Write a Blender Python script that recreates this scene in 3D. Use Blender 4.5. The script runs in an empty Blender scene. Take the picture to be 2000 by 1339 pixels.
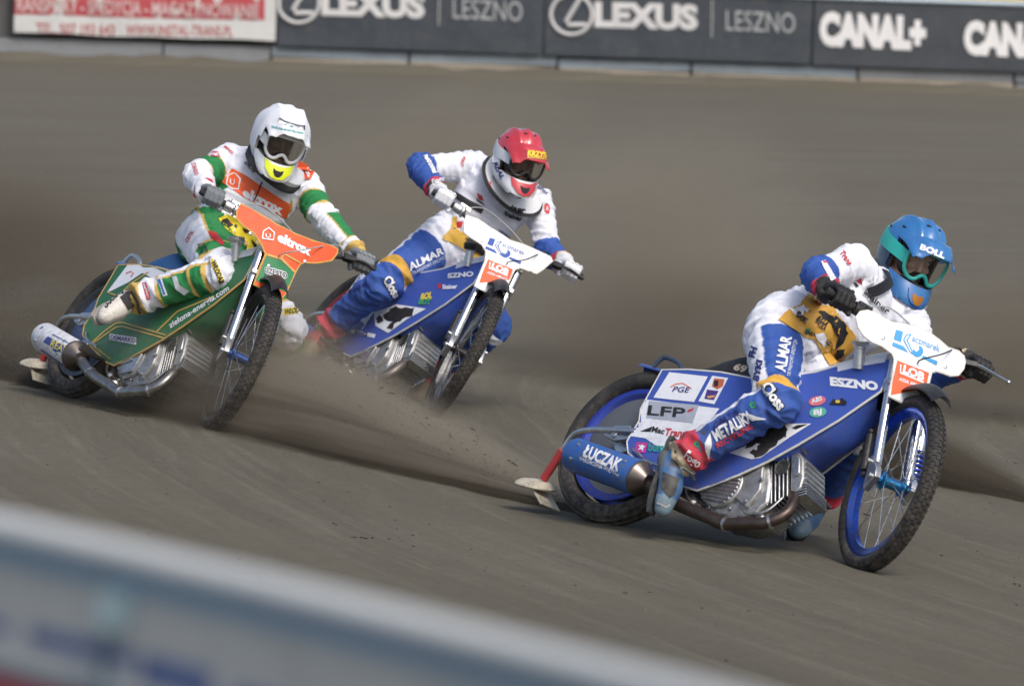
import bpy, bmesh, math, random
import numpy as np
from mathutils import Vector, Matrix, noise
from mathutils.bvhtree import BVHTree
random.seed(7); np.random.seed(7)
sc = bpy.context.scene
COL = sc.collection
R = math.radians

# ---------------------------------------------------------------- camera
W, H, F = 2000.0, 1339.0, 10540.0          # photograph size, focal length in its pixels (190 mm lens)
CZ, PITCH, ROLL = 2.0, math.atan(H / 2 / F), R(2.0)
f_ = np.array([0, math.cos(PITCH), -math.sin(PITCH)]); r0 = np.array([1.0, 0, 0]); u0 = np.cross(r0, f_)
R_ = math.cos(ROLL) * r0 + math.sin(ROLL) * u0
U_ = -math.sin(ROLL) * r0 + math.cos(ROLL) * u0
cam = bpy.data.cameras.new('camera'); camo = bpy.data.objects.new('camera', cam); COL.objects.link(camo)
camo.matrix_world = Matrix(((R_[0], U_[0], -f_[0], 0), (R_[1], U_[1], -f_[1], 0), (R_[2], U_[2], -f_[2], CZ), (0, 0, 0, 1)))
cam.sensor_width = 36; cam.lens = F / W * 36; cam.clip_start = 0.5; cam.clip_end = 2000
cam.dof.use_dof = True; cam.dof.focus_distance = 22.2; cam.dof.aperture_fstop = 5.6
sc.camera = camo

# ---------------------------------------------------------------- sky, sun, exposure
SUN_EL, SUN_AZ = R(48), R(150)             # azimuth clockwise from +y: behind the camera, to its right
wd = bpy.data.worlds.new('World'); sc.world = wd; wd.use_nodes = True
nt = wd.node_tree; nt.nodes.clear()
sky = nt.nodes.new('ShaderNodeTexSky'); sky.sky_type = 'NISHITA'; sky.sun_disc = False
sky.sun_elevation = SUN_EL; sky.sun_rotation = SUN_AZ; sky.air_density = 1.0; sky.dust_density = 4.0; sky.ozone_density = 1.0
bg = nt.nodes.new('ShaderNodeBackground'); bg.inputs[1].default_value = 0.15
wo = nt.nodes.new('ShaderNodeOutputWorld')
nt.links.new(sky.outputs[0], bg.inputs[0]); nt.links.new(bg.outputs[0], wo.inputs[0])
sl = bpy.data.lights.new('sun', 'SUN'); sl.energy = 1.45; sl.angle = R(18); sl.color = (1.0, 0.96, 0.9)
so = bpy.data.objects.new('sun', sl); COL.objects.link(so)
sd = Vector((math.sin(SUN_AZ) * math.cos(SUN_EL), math.cos(SUN_AZ) * math.cos(SUN_EL), math.sin(SUN_EL)))
so.rotation_euler = sd.to_track_quat('Z', 'Y').to_euler(); so.location = (6, -4, 12)
sc.view_settings.view_transform = 'Standard'; sc.view_settings.look = 'None'
sc.view_settings.exposure = 0.22; sc.view_settings.gamma = 1.0
sc.cycles.use_denoising = True
sc.cycles.max_bounces = 6; sc.cycles.volume_bounces = 1; sc.cycles.transparent_max_bounces = 12
sc.cycles.volume_step_rate = 1.0; sc.cycles.volume_max_steps = 64

# ---------------------------------------------------------------- materials
_M = {}
def nodes(name):
    m = bpy.data.materials.new(name); m.use_nodes = True
    t = m.node_tree; return m, t, t.nodes['Principled BSDF']
def mixcol(t, fac, a, b):
    n = t.nodes.new('ShaderNodeMix'); n.data_type = 'RGBA'
    if hasattr(fac, 'links'): t.links.new(fac, n.inputs[0])
    else: n.inputs[0].default_value = fac
    for s, v in ((n.inputs[6], a), (n.inputs[7], b)):
        if hasattr(v, 'links'): t.links.new(v, s)
        else: s.default_value = (*v, 1)
    return n.outputs[2]
def tex(t, scale, detail=4, rough=.6, vec=None, dist=0):
    n = t.nodes.new('ShaderNodeTexNoise'); n.inputs['Scale'].default_value = scale
    n.inputs['Detail'].default_value = detail; n.inputs['Roughness'].default_value = rough; n.inputs['Distortion'].default_value = dist
    if vec is None:
        tc = t.nodes.new('ShaderNodeTexCoord'); vec = tc.outputs['Object']
    t.links.new(vec, n.inputs['Vector']); return n.outputs[0]
def ramp(t, v, lo, hi):
    n = t.nodes.new('ShaderNodeMapRange'); n.inputs[1].default_value = lo; n.inputs[2].default_value = hi
    n.clamp = True; t.links.new(v, n.inputs[0]); return n.outputs[0]
def bump(t, h, strength, dist, b):
    n = t.nodes.new('ShaderNodeBump'); n.inputs['Strength'].default_value = strength; n.inputs['Distance'].default_value = dist
    t.links.new(h, n.inputs['Height']); t.links.new(n.outputs[0], b.inputs['Normal'])
DIRT = (.135, .115, .090)
def M(col, rough=.5, metal=0., coat=0., dirt=.25, bmp=0., bscale=120, attr=False, spec=None):
    key = (col, rough, metal, coat, dirt, bmp, bscale, attr)
    if key in _M: return _M[key]
    m, t, b = nodes('surface_%d' % len(_M))
    if attr:
        a = t.nodes.new('ShaderNodeVertexColor'); a.layer_name = 'Col'; src = a.outputs[0]
    else: src = col
    if dirt:
        n1 = ramp(t, tex(t, 9, 6, .7), .50, .78)
        n2 = ramp(t, tex(t, 60, 4, .7), .52, .75)
        mm = t.nodes.new('ShaderNodeMath'); mm.operation = 'MAXIMUM'
        t.links.new(n1, mm.inputs[0]); t.links.new(n2, mm.inputs[1])
        m2 = t.nodes.new('ShaderNodeMath'); m2.operation = 'MULTIPLY'; m2.inputs[1].default_value = dirt
        t.links.new(mm.outputs[0], m2.inputs[0])
        if dirt >= .1:                         # mud thrown up on the low parts of a thing
            tc = t.nodes.new('ShaderNodeTexCoord'); sp = t.nodes.new('ShaderNodeSeparateXYZ'); t.links.new(tc.outputs['Object'], sp.inputs[0])
            zf = ramp(t, sp.outputs[2], .58, .02); n3 = ramp(t, tex(t, 34, 6, .75), .42, .70)
            m3 = t.nodes.new('ShaderNodeMath'); m3.operation = 'MULTIPLY'; t.links.new(zf, m3.inputs[0]); t.links.new(n3, m3.inputs[1])
            m4 = t.nodes.new('ShaderNodeMath'); m4.operation = 'MULTIPLY_ADD'; m4.inputs[1].default_value = .8; t.links.new(m3.outputs[0], m4.inputs[0]); t.links.new(m2.outputs[0], m4.inputs[2]); m4.use_clamp = True; m2 = m4
        o = mixcol(t, m2.outputs[0], src, DIRT); t.links.new(o, b.inputs['Base Color'])
    elif attr: t.links.new(src, b.inputs['Base Color'])
    else: b.inputs['Base Color'].default_value = (*col, 1)
    rn = t.nodes.new('ShaderNodeMapRange'); rn.inputs[3].default_value = max(.02, rough - .08); rn.inputs[4].default_value = min(1, rough + .15)
    t.links.new(tex(t, 25, 4), rn.inputs[0]); t.links.new(rn.outputs[0], b.inputs['Roughness'])
    b.inputs['Metallic'].default_value = metal
    b.inputs['Coat Weight'].default_value = coat; b.inputs['Coat Roughness'].default_value = .08
    if spec is not None: b.inputs['Specular IOR Level'].default_value = spec
    if bmp: bump(t, tex(t, bscale, 5, .65), bmp, .004, b)
    _M[key] = m; return m
def srgb(r, g, b):
    return tuple(((c / 255) / 12.92 if c / 255 <= .04045 else ((c / 255 + .055) / 1.055) ** 2.4) for c in (r, g, b))
def PRINT(col): return M(col, .55, 0, 0, .12)
BLACK = M((.012, .012, .013), .45, dirt=.35); RUBBER = M((.018, .018, .019), .75, dirt=.5, bmp=.3, bscale=200)
CHROME = M((.66, .67, .69), .16, 1, dirt=.3); ALU = M((.62, .63, .64), .32, .95, dirt=.35, bmp=.15, bscale=150)
CAST = M((.50, .51, .51), .42, .8, dirt=.45, bmp=.35, bscale=220); STEEL = M((.16, .14, .135), .33, .9, dirt=.5)
CREAM = M((.50, .46, .36), .6, dirt=.5); REDRUB = M((.50, .03, .04), .5, dirt=.3); GOLDC = M((.60, .36, .08), .5)
WHITEP = M((.80, .82, .86), .35, coat=.3, dirt=.1); DARK = M((.02, .02, .022), .8, dirt=0)

# ---------------------------------------------------------------- mesh helpers
def V(*a): return Vector(a[0]) if len(a) == 1 else Vector(a)
class MB:
    """collects closed shapes into one mesh"""
    def __init__(s): s.v = []; s.f = []; s.smooth = True
    def add(s, vs, fs):
        o = len(s.v); s.v += [tuple(p) for p in vs]; s.f += [tuple(i + o for i in q) for q in fs]; return s
    def rings(s, rings, cap=True, closed=False):
        n = len(rings[0]); vs = [p for r in rings for p in r]; fs = []
        m = len(rings)
        for i in range(m if closed else m - 1):
            for j in range(n):
                a, b = i * n + j, i * n + (j + 1) % n; c, d = ((i + 1) % m) * n + (j + 1) % n, ((i + 1) % m) * n + j
                fs.append((a, b, c, d))
        if cap and not closed:
            fs.append(tuple(reversed(range(n)))); fs.append(tuple(range((m - 1) * n, m * n)))
        return s.add(vs, fs)
    def tube(s, path, r, seg=10, cap=True, closed=False, flat=None):
        P = [V(p) for p in path]; n = len(P); rr = r if isinstance(r, (list, tuple)) else [r] * n
        T = []
        for i in range(n):
            a = P[(i - 1) % n] if (closed or i) else P[i]; b = P[(i + 1) % n] if (closed or i < n - 1) else P[i]
            T.append((b - a).normalized())
        up = V(0, 0, 1) if abs(T[0].z) < .9 else V(0, 1, 0)
        nrm = (up - T[0] * up.dot(T[0])).normalized(); rg = []
        for i in range(n):
            nrm = (nrm - T[i] * nrm.dot(T[i])).normalized(); bi = T[i].cross(nrm)
            fl = flat if flat else 1
            rg.append([P[i] + (nrm * math.cos(2 * math.pi * j / seg) * fl + bi * math.sin(2 * math.pi * j / seg)) * rr[i] for j in range(seg)])
        return s.rings(rg, cap, closed)
    def lathe(s, prof, o, ax, seg=32, closed=False):
        """prof: (radius, height along axis)"""
        o = V(o); ax = V(ax).normalized(); t = V(1, 0, 0) if abs(ax.x) < .8 else V(0, 0, 1)
        e1 = (t - ax * t.dot(ax)).normalized(); e2 = ax.cross(e1)
        rg = [[o + ax * h + (e1 * math.cos(2 * math.pi * j / seg) + e2 * math.sin(2 * math.pi * j / seg)) * max(r, 1e-4) for j in range(seg)] for r, h in prof]
        return s.rings(rg, True, closed)
    def cyl(s, a, b, r, seg=14, r2=None):
        a, b = V(a), V(b); L = (b - a).length
        return s.lathe([(r, 0), (r if r2 is None else r2, L)], a, b - a, seg)
    def box(s, c, h, X=None, Y=None, Z=None):
        c = V(c); X = V(X or (1, 0, 0)).normalized(); Y = V(Y or (0, 1, 0)).normalized(); Z = V(Z or (0, 0, 1)).normalized()
        vs = [c + X * h[0] * i + Y * h[1] * j + Z * h[2] * k for i in (-1, 1) for j in (-1, 1) for k in (-1, 1)]
        return s.add(vs, [(0, 1, 3, 2), (4, 6, 7, 5), (0, 4, 5, 1), (2, 3, 7, 6), (0, 2, 6, 4), (1, 5, 7, 3)])
    def ball(s, c, r, X=None, Y=None, Z=None, n=12):
        c = V(c); r = r if isinstance(r, (list, tuple)) else (r, r, r)
        X = V(X or (1, 0, 0)).normalized(); Y = V(Y or (0, 1, 0)).normalized(); Z = V(Z or (0, 0, 1)).normalized()
        rg = []
        for i in range(n + 1):
            a = math.pi * min(max(i / n, .01), .99)
            rg.append([c + Z * r[2] * math.cos(a) * -1 + (X * r[0] * math.cos(2 * math.pi * j / (2 * n)) + Y * r[1] * math.sin(2 * math.pi * j / (2 * n))) * math.sin(a) for j in range(2 * n)])
        return s.rings(rg)
    def prism(s, poly, fn, y0, y1):
        """poly of (a,b), fn(a,b,y)->point"""
        n = len(poly); A = [fn(p[0], p[1], y0) for p in poly]; B = [fn(p[0], p[1], y1) for p in poly]
        return s.add(A + B, [tuple(range(n)), tuple(reversed(range(n, 2 * n)))] + [(i, i + n, (i + 1) % n + n, (i + 1) % n) for i in range(n)])
    def caps(s, path, r, seg=14):
        """rounded tapered limb along a path"""
        P = [V(p) for p in path]; rr = list(r)
        d0 = (P[0] - P[1]).normalized(); d1 = (P[-1] - P[-2]).normalized()
        pp, rad = [], []
        for k in (80, 55, 30): pp.append(P[0] + d0 * rr[0] * math.sin(R(k))); rad.append(rr[0] * math.cos(R(k)))
        pp += P; rad += rr
        for k in (30, 55, 80): pp.append(P[-1] + d1 * rr[-1] * math.sin(R(k))); rad.append(rr[-1] * math.cos(R(k)))
        return s.tube(pp, rad, seg)
    def build(s, name, mat, parent=None, smooth=40, bevel=0, fix=True):
        me = bpy.data.meshes.new(name); me.from_pydata(s.v, [], s.f); me.update()
        if fix:
            bm = bmesh.new(); bm.from_mesh(me); bmesh.ops.recalc_face_normals(bm, faces=bm.faces); bm.to_mesh(me); bm.free()
        return link(name, me, mat, parent, smooth, bevel)
def link(name, me, mat, parent=None, smooth=40, bevel=0):
    if smooth:
        me.polygons.foreach_set('use_smooth', [True] * len(me.polygons))
        if smooth < 180: me.set_sharp_from_angle(angle=R(smooth))
    o = bpy.data.objects.new(name, me); COL.objects.link(o)
    if mat: me.materials.append(mat)
    if parent: o.parent = parent
    if bevel:
        md = o.modifiers.new('bevel', 'BEVEL'); md.width = bevel; md.segments = 2; md.limit_method = 'ANGLE'; md.angle_limit = R(35)
    return o
def empty(name, mat4=None, label=None, cat=None, group=None):
    o = bpy.data.objects.new(name, None); COL.objects.link(o); o.empty_display_size = .1
    if mat4 is not None: o.matrix_world = mat4
    tag(o, label, cat, group); return o
def tag(o, label=None, cat=None, group=None, kind=None):
    for k, v in (('label', label), ('category', cat), ('group', group), ('kind', kind)):
        if v: o[k] = v
    return o
def smoothpath(pts, n=6):
    P = [V(p) for p in pts]; out = []
    for i in range(len(P) - 1):
        a, b, c, d = P[max(i - 1, 0)], P[i], P[i + 1], P[min(i + 2, len(P) - 1)]
        for k in range(n):
            t = k / n
            out.append(.5 * ((2 * b) + (c - a) * t + (2 * a - 5 * b + 4 * c - d) * t * t + (-a + 3 * b - 3 * c + d) * t ** 3))
    out.append(P[-1]); return out
def sheet2d(poly, res):
    """a flat outline cut into a grid: 2-d verts and faces"""
    bm = bmesh.new(); f = bm.faces.new([bm.verts.new((p[0], p[1], 0)) for p in poly])
    xs = [p[0] for p in poly]; ys = [p[1] for p in poly]
    for ax, lo, hi in ((0, min(xs), max(xs)), (1, min(ys), max(ys))):
        n = int((hi - lo) / res)
        for i in range(1, n + 1):
            co = Vector((0, 0, 0)); co[ax] = lo + (hi - lo) * i / (n + 1); no = Vector((0, 0, 0)); no[ax] = 1
            bmesh.ops.bisect_plane(bm, geom=bm.verts[:] + bm.edges[:] + bm.faces[:], plane_co=co, plane_no=no)
    bmesh.ops.triangulate(bm, faces=[q for q in bm.faces if len(q.verts) > 4])
    bm.verts.index_update()
    r = [(v.co.x, v.co.y) for v in bm.verts], [tuple(v.index for v in q.verts) for q in bm.faces]
    bm.free(); return r
def panel(poly, fn, thick, res=.04):
    """solid curved panel: fn(a,b,side 0..1) -> point"""
    vs, fs = sheet2d(poly, res); n = len(vs)
    A = [fn(a, b, 0) for a, b in vs]; B = [fn(a, b, 1) for a, b in vs]
    ed = {}
    for q in fs:
        for i in range(len(q)):
            e = (q[i], q[(i + 1) % len(q)]); ed[e] = 1
    m = MB(); side = [(a, b, b + n, a + n) for (a, b) in ed if (b, a) not in ed]
    m.add(A + B, [tuple(q) for q in fs] + [tuple(i + n for i in reversed(q)) for q in fs] + side); return m

# ---------------------------------------------------------------- prints laid onto real surfaces
_bvh = {}
def bvh(o):
    if o.name not in _bvh:
        me = o.data; _bvh[o.name] = BVHTree.FromPolygons([v.co.copy() for v in me.vertices], [tuple(p.vertices) for p in me.polygons])
    return _bvh[o.name]
def root_of(o):
    while o.parent: o = o.parent
    return o
def sight(o, px, py):
    """line of sight through a photograph point, in the frame of o's thing"""
    d = f_ + R_ * (px - W / 2) / F - U_ * (py - H / 2) / F
    mi = root_of(o).matrix_world.inverted() if o.parent else Matrix()
    a = mi @ Vector((0, 0, CZ)); b = mi @ (Vector((0, 0, CZ)) + Vector(d)); return a, (b - a).normalized()
def hit(o, px, py):
    a, d = sight(o, px, py); h = bvh(o).ray_cast(a, d)
    if h[0] is None:
        c = Vector(o.bound_box[0]).lerp(Vector(o.bound_box[6]), .5); t = (c - a).dot(d)
        h = bvh(o).find_nearest(a + d * t)
    return h[0], h[1] * (-1 if h[1].dot(d) > 0 else 1)
_T = {}
def text2d(s, bold=0., shear=0., space=1.):
    key = (s, bold, shear, space)
    if key in _T: return _T[key]
    out = []
    for body in ('H', s):
        c = bpy.data.curves.new('t', 'FONT'); c.body = body; c.offset = bold if body == s else 0; c.shear = shear; c.resolution_u = 3; c.space_character = space
        o = bpy.data.objects.new('t', c); COL.objects.link(o); bpy.context.view_layer.update()
        me = bpy.data.meshes.new_from_object(o.evaluated_get(bpy.context.evaluated_depsgraph_get()))
        out.append(([tuple(v.co[:2]) for v in me.vertices], [tuple(p.vertices) for p in me.polygons]))
        bpy.data.objects.remove(o); bpy.data.curves.remove(c); bpy.data.meshes.remove(me)
    cap = max(p[1] for p in out[0][0]); vs, fs = out[1]
    x0 = min(p[0] for p in vs); w = max(p[0] for p in vs) - x0
    _T[key] = ([((p[0] - x0) / w, p[1] / cap) for p in vs], fs); return _T[key]
def write(o, s, a, b, c, col, bold=.0, shear=0., off=.004, name='lettering', maxlen=None, space=1.):
    """lettering on o: baseline a->b, cap top above a at c (photograph points)"""
    vs, fs = text2d(s, bold, shear, space); u = (b[0] - a[0], b[1] - a[1]); v = (c[0] - a[0], c[1] - a[1])
    bm = bmesh.new(); vv = [bm.verts.new((a[0] + u[0] * p[0] + v[0] * p[1], a[1] + u[1] * p[0] + v[1] * p[1], 0)) for p in vs]
    for q in fs:
        try: bm.faces.new([vv[i] for i in q])
        except ValueError: pass
    bmesh.ops.triangulate(bm, faces=bm.faces[:])
    if not maxlen:
        for _ in range(3):
            e = [x for x in bm.edges if x.calc_length() > 5]
            if not e: break
            bmesh.ops.subdivide_edges(bm, edges=e, cuts=1); bmesh.ops.triangulate(bm, faces=[q for q in bm.faces if len(q.verts) > 3])
    ns = V(0, 0, 0)
    for w in bm.verts:
        h, n = hit(o, w.co.x, w.co.y); ns += n; w.co = h + n * off
    for q in bm.faces:
        q.normal_update()
        if q.normal.dot(ns) < 0: q.normal_flip()
    me = bpy.data.meshes.new(name); bm.to_mesh(me); bm.free()
    pa = o if (o.parent is None or o.parent.parent is None) else o.parent
    return link(name, me, PRINT(col), pa, 0)
def patch(o, poly, col, off=.002, name='printed_panel', res=5, mat=None):
    """printed area on o whose outline is given by photograph points"""
    vs, fs = sheet2d(poly, res); bm = bmesh.new(); ns = V(0, 0, 0); P = []
    for p in vs:
        h, n = hit(o, *p); ns += n; P.append(h + n * off)
    vv = [bm.verts.new(p) for p in P]
    for q in fs:
        try: bm.faces.new([vv[i] for i in q])
        except ValueError: pass
    ns.normalize()
    for q in bm.faces:
        q.normal_update()
        if q.normal.dot(ns) < 0: q.normal_flip()
    me = bpy.data.meshes.new(name); bm.to_mesh(me); bm.free()
    p = o if (o.parent is None or o.parent.parent is None) else o.parent
    return link(name, me, mat or PRINT(col), p, 40)
def oval(cx, cy, rx, ry, rot=0, n=20):
    c, s = math.cos(R(rot)), math.sin(R(rot))
    return [(cx + rx * math.cos(2 * math.pi * i / n) * c - ry * math.sin(2 * math.pi * i / n) * s, cy + rx * math.cos(2 * math.pi * i / n) * s + ry * math.sin(2 * math.pi * i / n) * c) for i in range(n)]
def zm(x0, y0, k, pts): return [(x0 + x / k, y0 + y / k) for x, y in pts]

# ---------------------------------------------------------------- ground: banked shale track
def sm(t): t = min(max(t, 0), 1); return t * t * (3 - 2 * t)
def gz(x, y):
    t = min(max((y - 28) / 53, 0), 1.3)
    return -0.055 * max(min(x, 30), -30) * (1 - sm((y - 34) / 40)) + .85 * t ** 1.4
def axis_steps(lo, hi, fine_lo, fine_hi, fine, grow=1.25):
    a = [fine_lo]; 
    while a[-1] < fine_hi: a.append(a[-1] + fine)
    s = fine
    while a[-1] < hi: s *= grow; a.append(a[-1] + s)
    s = fine
    while a[0] > lo: s *= grow; a.insert(0, a[0] - s)
    return a
BC = (23.5, 27.5)                           # middle of the bend
def build_ground():
    xs = axis_steps(-420, 420, -4, 4, .06); ys = axis_steps(-300, 900, 16, 30, .09)
    nx, ny = len(xs), len(ys); vs = []
    for y in ys:
        for x in xs:
            z = gz(x, y)
            if 8 < y < 45 and abs(x) < 12:
                rad = math.hypot(x - BC[0], y - BC[1]); an = math.atan2(y - BC[1], x - BC[0]) * 25
                z += .010 * noise.noise((rad * 2.2, an * .22, 1)) + .004 * (1 - 3 * abs(noise.noise((rad * 6, an * .35, 11)))) + .004 * noise.noise((rad * 11, an * .9, 5)) + .003 * noise.noise((x * 9, y * 9, 2))
            vs.append((x, y, z))
    fs = [(j * nx + i, j * nx + i + 1, (j + 1) * nx + i + 1, (j + 1) * nx + i) for j in range(ny - 1) for i in range(nx - 1)]
    me = bpy.data.meshes.new('track_ground'); me.from_pydata(vs, [], fs); me.update()
    m, t, b = nodes('shale')
    ge = t.nodes.new('ShaderNodeNewGeometry'); sp = t.nodes.new('ShaderNodeSeparateXYZ')
    sub = t.nodes.new('ShaderNodeVectorMath'); sub.operation = 'SUBTRACT'; sub.inputs[1].default_value = (BC[0], BC[1], 0)
    t.links.new(ge.outputs['Position'], sub.inputs[0]); t.links.new(sub.outputs[0], sp.inputs[0])
    def mth(op, a, b_=None):
        n = t.nodes.new('ShaderNodeMath'); n.operation = op
        for s, v in ((n.inputs[0], a), (n.inputs[1], b_)):
            if v is None: continue
            if hasattr(v, 'links'): t.links.new(v, s)
            else: s.default_value = v
        return n.outputs[0]
    x, y = sp.outputs[0], sp.outputs[1]
    rad = mth('SQRT', mth('ADD', mth('MULTIPLY', x, x), mth('MULTIPLY', y, y)))
    ang = mth('MULTIPLY', mth('ARCTAN2', y, mth('MULTIPLY', x, -1)), 25)
    cb = t.nodes.new('ShaderNodeCombineXYZ'); t.links.new(mth('MULTIPLY', rad, 2.4), cb.inputs[0]); t.links.new(mth('MULTIPLY', ang, .22), cb.inputs[1])
    cb2 = t.nodes.new('ShaderNodeCombineXYZ'); t.links.new(mth('MULTIPLY', rad, 11), cb2.inputs[0]); t.links.new(mth('MULTIPLY', ang, .5), cb2.inputs[1])
    pos = ge.outputs['Position']
    s1 = tex(t, 1, 5, .65, cb.outputs[0], .6); s2 = tex(t, 1, 4, .6, cb2.outputs[0], .8)
    big = tex(t, .35, 3, .5, pos); grit = tex(t, 42, 8, .8, pos); mid = tex(t, 7, 5, .65, pos)
    c0 = mixcol(t, ramp(t, s1, .32, .72), (0.110, 0.101, 0.078), (0.149, 0.139, 0.107))
    c1 = mixcol(t, ramp(t, s2, .50, .74), c0, (0.173, 0.163, 0.129))
    n_ = t.nodes['Mix.001'] if 'Mix.001' in t.nodes else None
    c2 = mixcol(t, mth('MULTIPLY', ramp(t, mid, .40, .75), .40), c1, (0.110, 0.098, 0.073))
    c3 = mixcol(t, mth('MULTIPLY', ramp(t, grit, .48, .72), .75), c2, (0.068, 0.058, 0.043))
    c4 = mixcol(t, mth('MULTIPLY', ramp(t, big, .35, .65), .30), c3, (0.120, 0.106, 0.076))
    t.links.new(c4, b.inputs['Base Color']); b.inputs['Roughness'].default_value = .95; b.inputs['Specular IOR Level'].default_value = .15
    hh = mth('ADD', mth('MULTIPLY', grit, .5), mth('ADD', mth('MULTIPLY', s2, .35), mid))
    bump(t, hh, .8, .018, b)
    o = link('track_ground', me, m, None, 180); tag(o, kind='structure'); return o
ground = build_ground()
# loose clods lying on the shale
def clods():
    m = MB(); rnd = random.Random(3)
    def clod(x, y, s):
        z = gz(x, y); vs = []
        for d in ((1, 0, 0), (-1, 0, 0), (0, 1, 0), (0, -1, 0), (0, 0, 1), (0, 0, -1)):
            k = s * rnd.uniform(.5, 1.1); vs.append((x + d[0] * k, y + d[1] * k, z + d[2] * k * .6 + s * .2))
        m.add(vs, [(0, 2, 4), (2, 1, 4), (1, 3, 4), (3, 0, 4), (2, 0, 5), (1, 2, 5), (3, 1, 5), (0, 3, 5)])
    for i in range(2400):
        y = rnd.uniform(15.5, 34); x = rnd.uniform(-.11, .11) * y
        clod(x, y, .0020 + .010 * rnd.random() ** 5)
    for k in range(16):                     # small heaps thrown up by the wheels
        y = rnd.uniform(16, 30); x = rnd.uniform(-.1, .1) * y
        for j in range(9): clod(x + rnd.gauss(0, .02), y + rnd.gauss(0, .02), .004 + .008 * rnd.random())
    mt = M((.095, .084, .069), .95, dirt=0, bmp=.5, bscale=300)
    o = m.build('loose_shale_clods', mt, None, 0, fix=False); tag(o, 'dark crumbs of loose shale scattered over the track', 'shale crumbs', None, 'stuff')
clods()

# ---------------------------------------------------------------- outer fence with advertising banners, far side
FY = 81.0
def wallpt(px, z, y=FY):
    d = f_ + R_ * (px - W / 2) / F; t = y / d[1]; return Vector((d[0] * t, y, z))
wall = MB(); xs_ = [-200 + i * 100 for i in range(25)]
wx = [wallpt(x, 0).x for x in (-700, 2700)]
fence = empty('track_fence', Matrix.Translation((0, FY, .85)), 'grey boarded outer track fence carrying the advertising banners', 'fence')
def fpart(mb, name, mat, bevel=0, parent=fence):
    o = mb.build(name, mat, None, 40, bevel); o.parent = parent
    o.matrix_parent_inverse = root_of(parent).matrix_world.inverted() if parent.parent is None else Matrix()
    return o
GREYB = M((.22, .235, .25), .6, dirt=.5); BLUEB = M((.22, .27, .31), .6, dirt=.7); BEIGE = M((.27, .24, .19), .85, dirt=.8)
bk = MB(); bk.box((0, FY + .25, 1.6), (14, .04, .95)); fpart(bk, 'backing_board', M((.10, .10, .10), .8))
rnd = random.Random(5)
edges = [-600, -150, 300, 510, 780, 1070, 1330, 1655, 1960, 2300, 2600]
for i in range(len(edges) - 1):
    a, b = wallpt(edges[i], 0).x + .015, wallpt(edges[i + 1], 0).x - .015
    tl = rnd.uniform(-.01, .01); zc = .985 + rnd.uniform(-.012, .012) - (.10 if i < 2 else 0)
    if i < 3:
        p = MB(); p.box(((a + b) / 2, FY + .1, 1.04), ((b - a) / 2, .03, .12), X=(1, 0, tl)); fpart(p, 'kick_board', GREYB, .01)
    else:
        p = MB(); p.box(((a + b) / 2, FY + .08, zc + .105), ((b - a) / 2, .03, .075), X=(1, 0, tl)); fpart(p, 'kick_board', BLUEB if i < 7 else GREYB, .012)
        p = MB(); p.box(((a + b) / 2, FY - .02, zc - .06), ((b - a) / 2, .09, .085), X=(1, 0, -tl)); fpart(p, 'foam_pad', BEIGE if i < 8 else GREYB, .03)
p = MB(); p.tube([(-14, FY - .05, 2.19), (14, FY - .05, 2.19)], .035, 12); fpart(p, 'top_rail', M((.45, .55, .62), .4))
p = MB(); p.box((0, FY + .1, 2.29), (14, .12, .06)); fpart(p, 'top_cap', M((.62, .50, .24), .6), .01)
def mound(px0, px1, h):
    """soil pushed against the foot of the fence"""
    m = MB(); rg = []
    for i in range(61):
        px = px0 + (px1 - px0) * i / 60; x = wallpt(px, 0).x; hh = h * (.6 + .6 * noise.noise((px * .012, 3, 0)) + .25 * noise.noise((px * .05, 8, 0)))
        rg.append([(x, FY - .75 + .2 * noise.noise((px * .02, 0, 7)), .80), (x, FY - .45, .85 + hh * .35), (x, FY - .18, .86 + hh), (x, FY + .1, .87 + hh * .9), (x, FY + .1, .7)])
    m.rings(rg); return m
o = mound(-300, 2400, .17).build('soil_bank', ground.data.materials[0], None, 60); tag(o, kind='structure')
def banner(px0, px1, z0, z1, mat, label, sag=0.):
    m = MB(); n = 40; fr, bk_ = [], []
    x0, x1 = wallpt(px0, 0).x, wallpt(px1, 0).x
    rows = 8
    def pt(i, j, d):
        u, v = i / n, j / rows
        return (x0 + (x1 - x0) * u, FY - .03 - d + .018 * noise.noise((u * 9, v * 2.5, px0)) + .012 * noise.noise((u * 30, v * 1.2, px0)), z0 + (z1 - z0) * v + sag * noise.noise((u * 4, 0, px0)) * (1 - v))
    A = [pt(i, j, 0) for j in range(rows + 1) for i in range(n + 1)]; B = [pt(i, j, .012) for j in range(rows + 1) for i in range(n + 1)]
    N = len(A); fs = []
    for j in range(rows):
        for i in range(n):
            q = (j * (n + 1) + i, j * (n + 1) + i + 1, (j + 1) * (n + 1) + i + 1, (j + 1) * (n + 1) + i); fs += [q, tuple(k + N for k in reversed(q))]
    m.add(A + B, fs); o = m.build('advertising_banner', mat, None, 180, fix=False); return tag(o, label, 'banner', 'banners along the outer fence')
NAVY = M((.034, .046, .060), .55, dirt=.45, bmp=.4, bscale=4); NAVY2 = M((.038, .048, .060), .55, dirt=.45, bmp=.4, bscale=4)
OFFW = srgb(205, 205, 205)
b1 = banner(10, 519, 1.255, 2.2, M((.58, .59, .58), .6, dirt=.25), 'red and white transport advertising banner at the left end of the fence', .03)
patch(b1, [(14, -60), (517, -46), (517, 40), (300, 36), (14, 27)], srgb(176, 72, 78), .004, res=40)
write(b1, 'TRANSPORT - SPEDYCJA - MAGAZYNOWANIE', (18, 22), (506, 36), (18, -4), srgb(205, 180, 178), .02, off=.03, maxlen=.2)
write(b1, 'TEL. 507 193 643', (70, 66), (224, 69), (70, 46), srgb(170, 92, 92), .02, off=.006, maxlen=.2)
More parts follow.
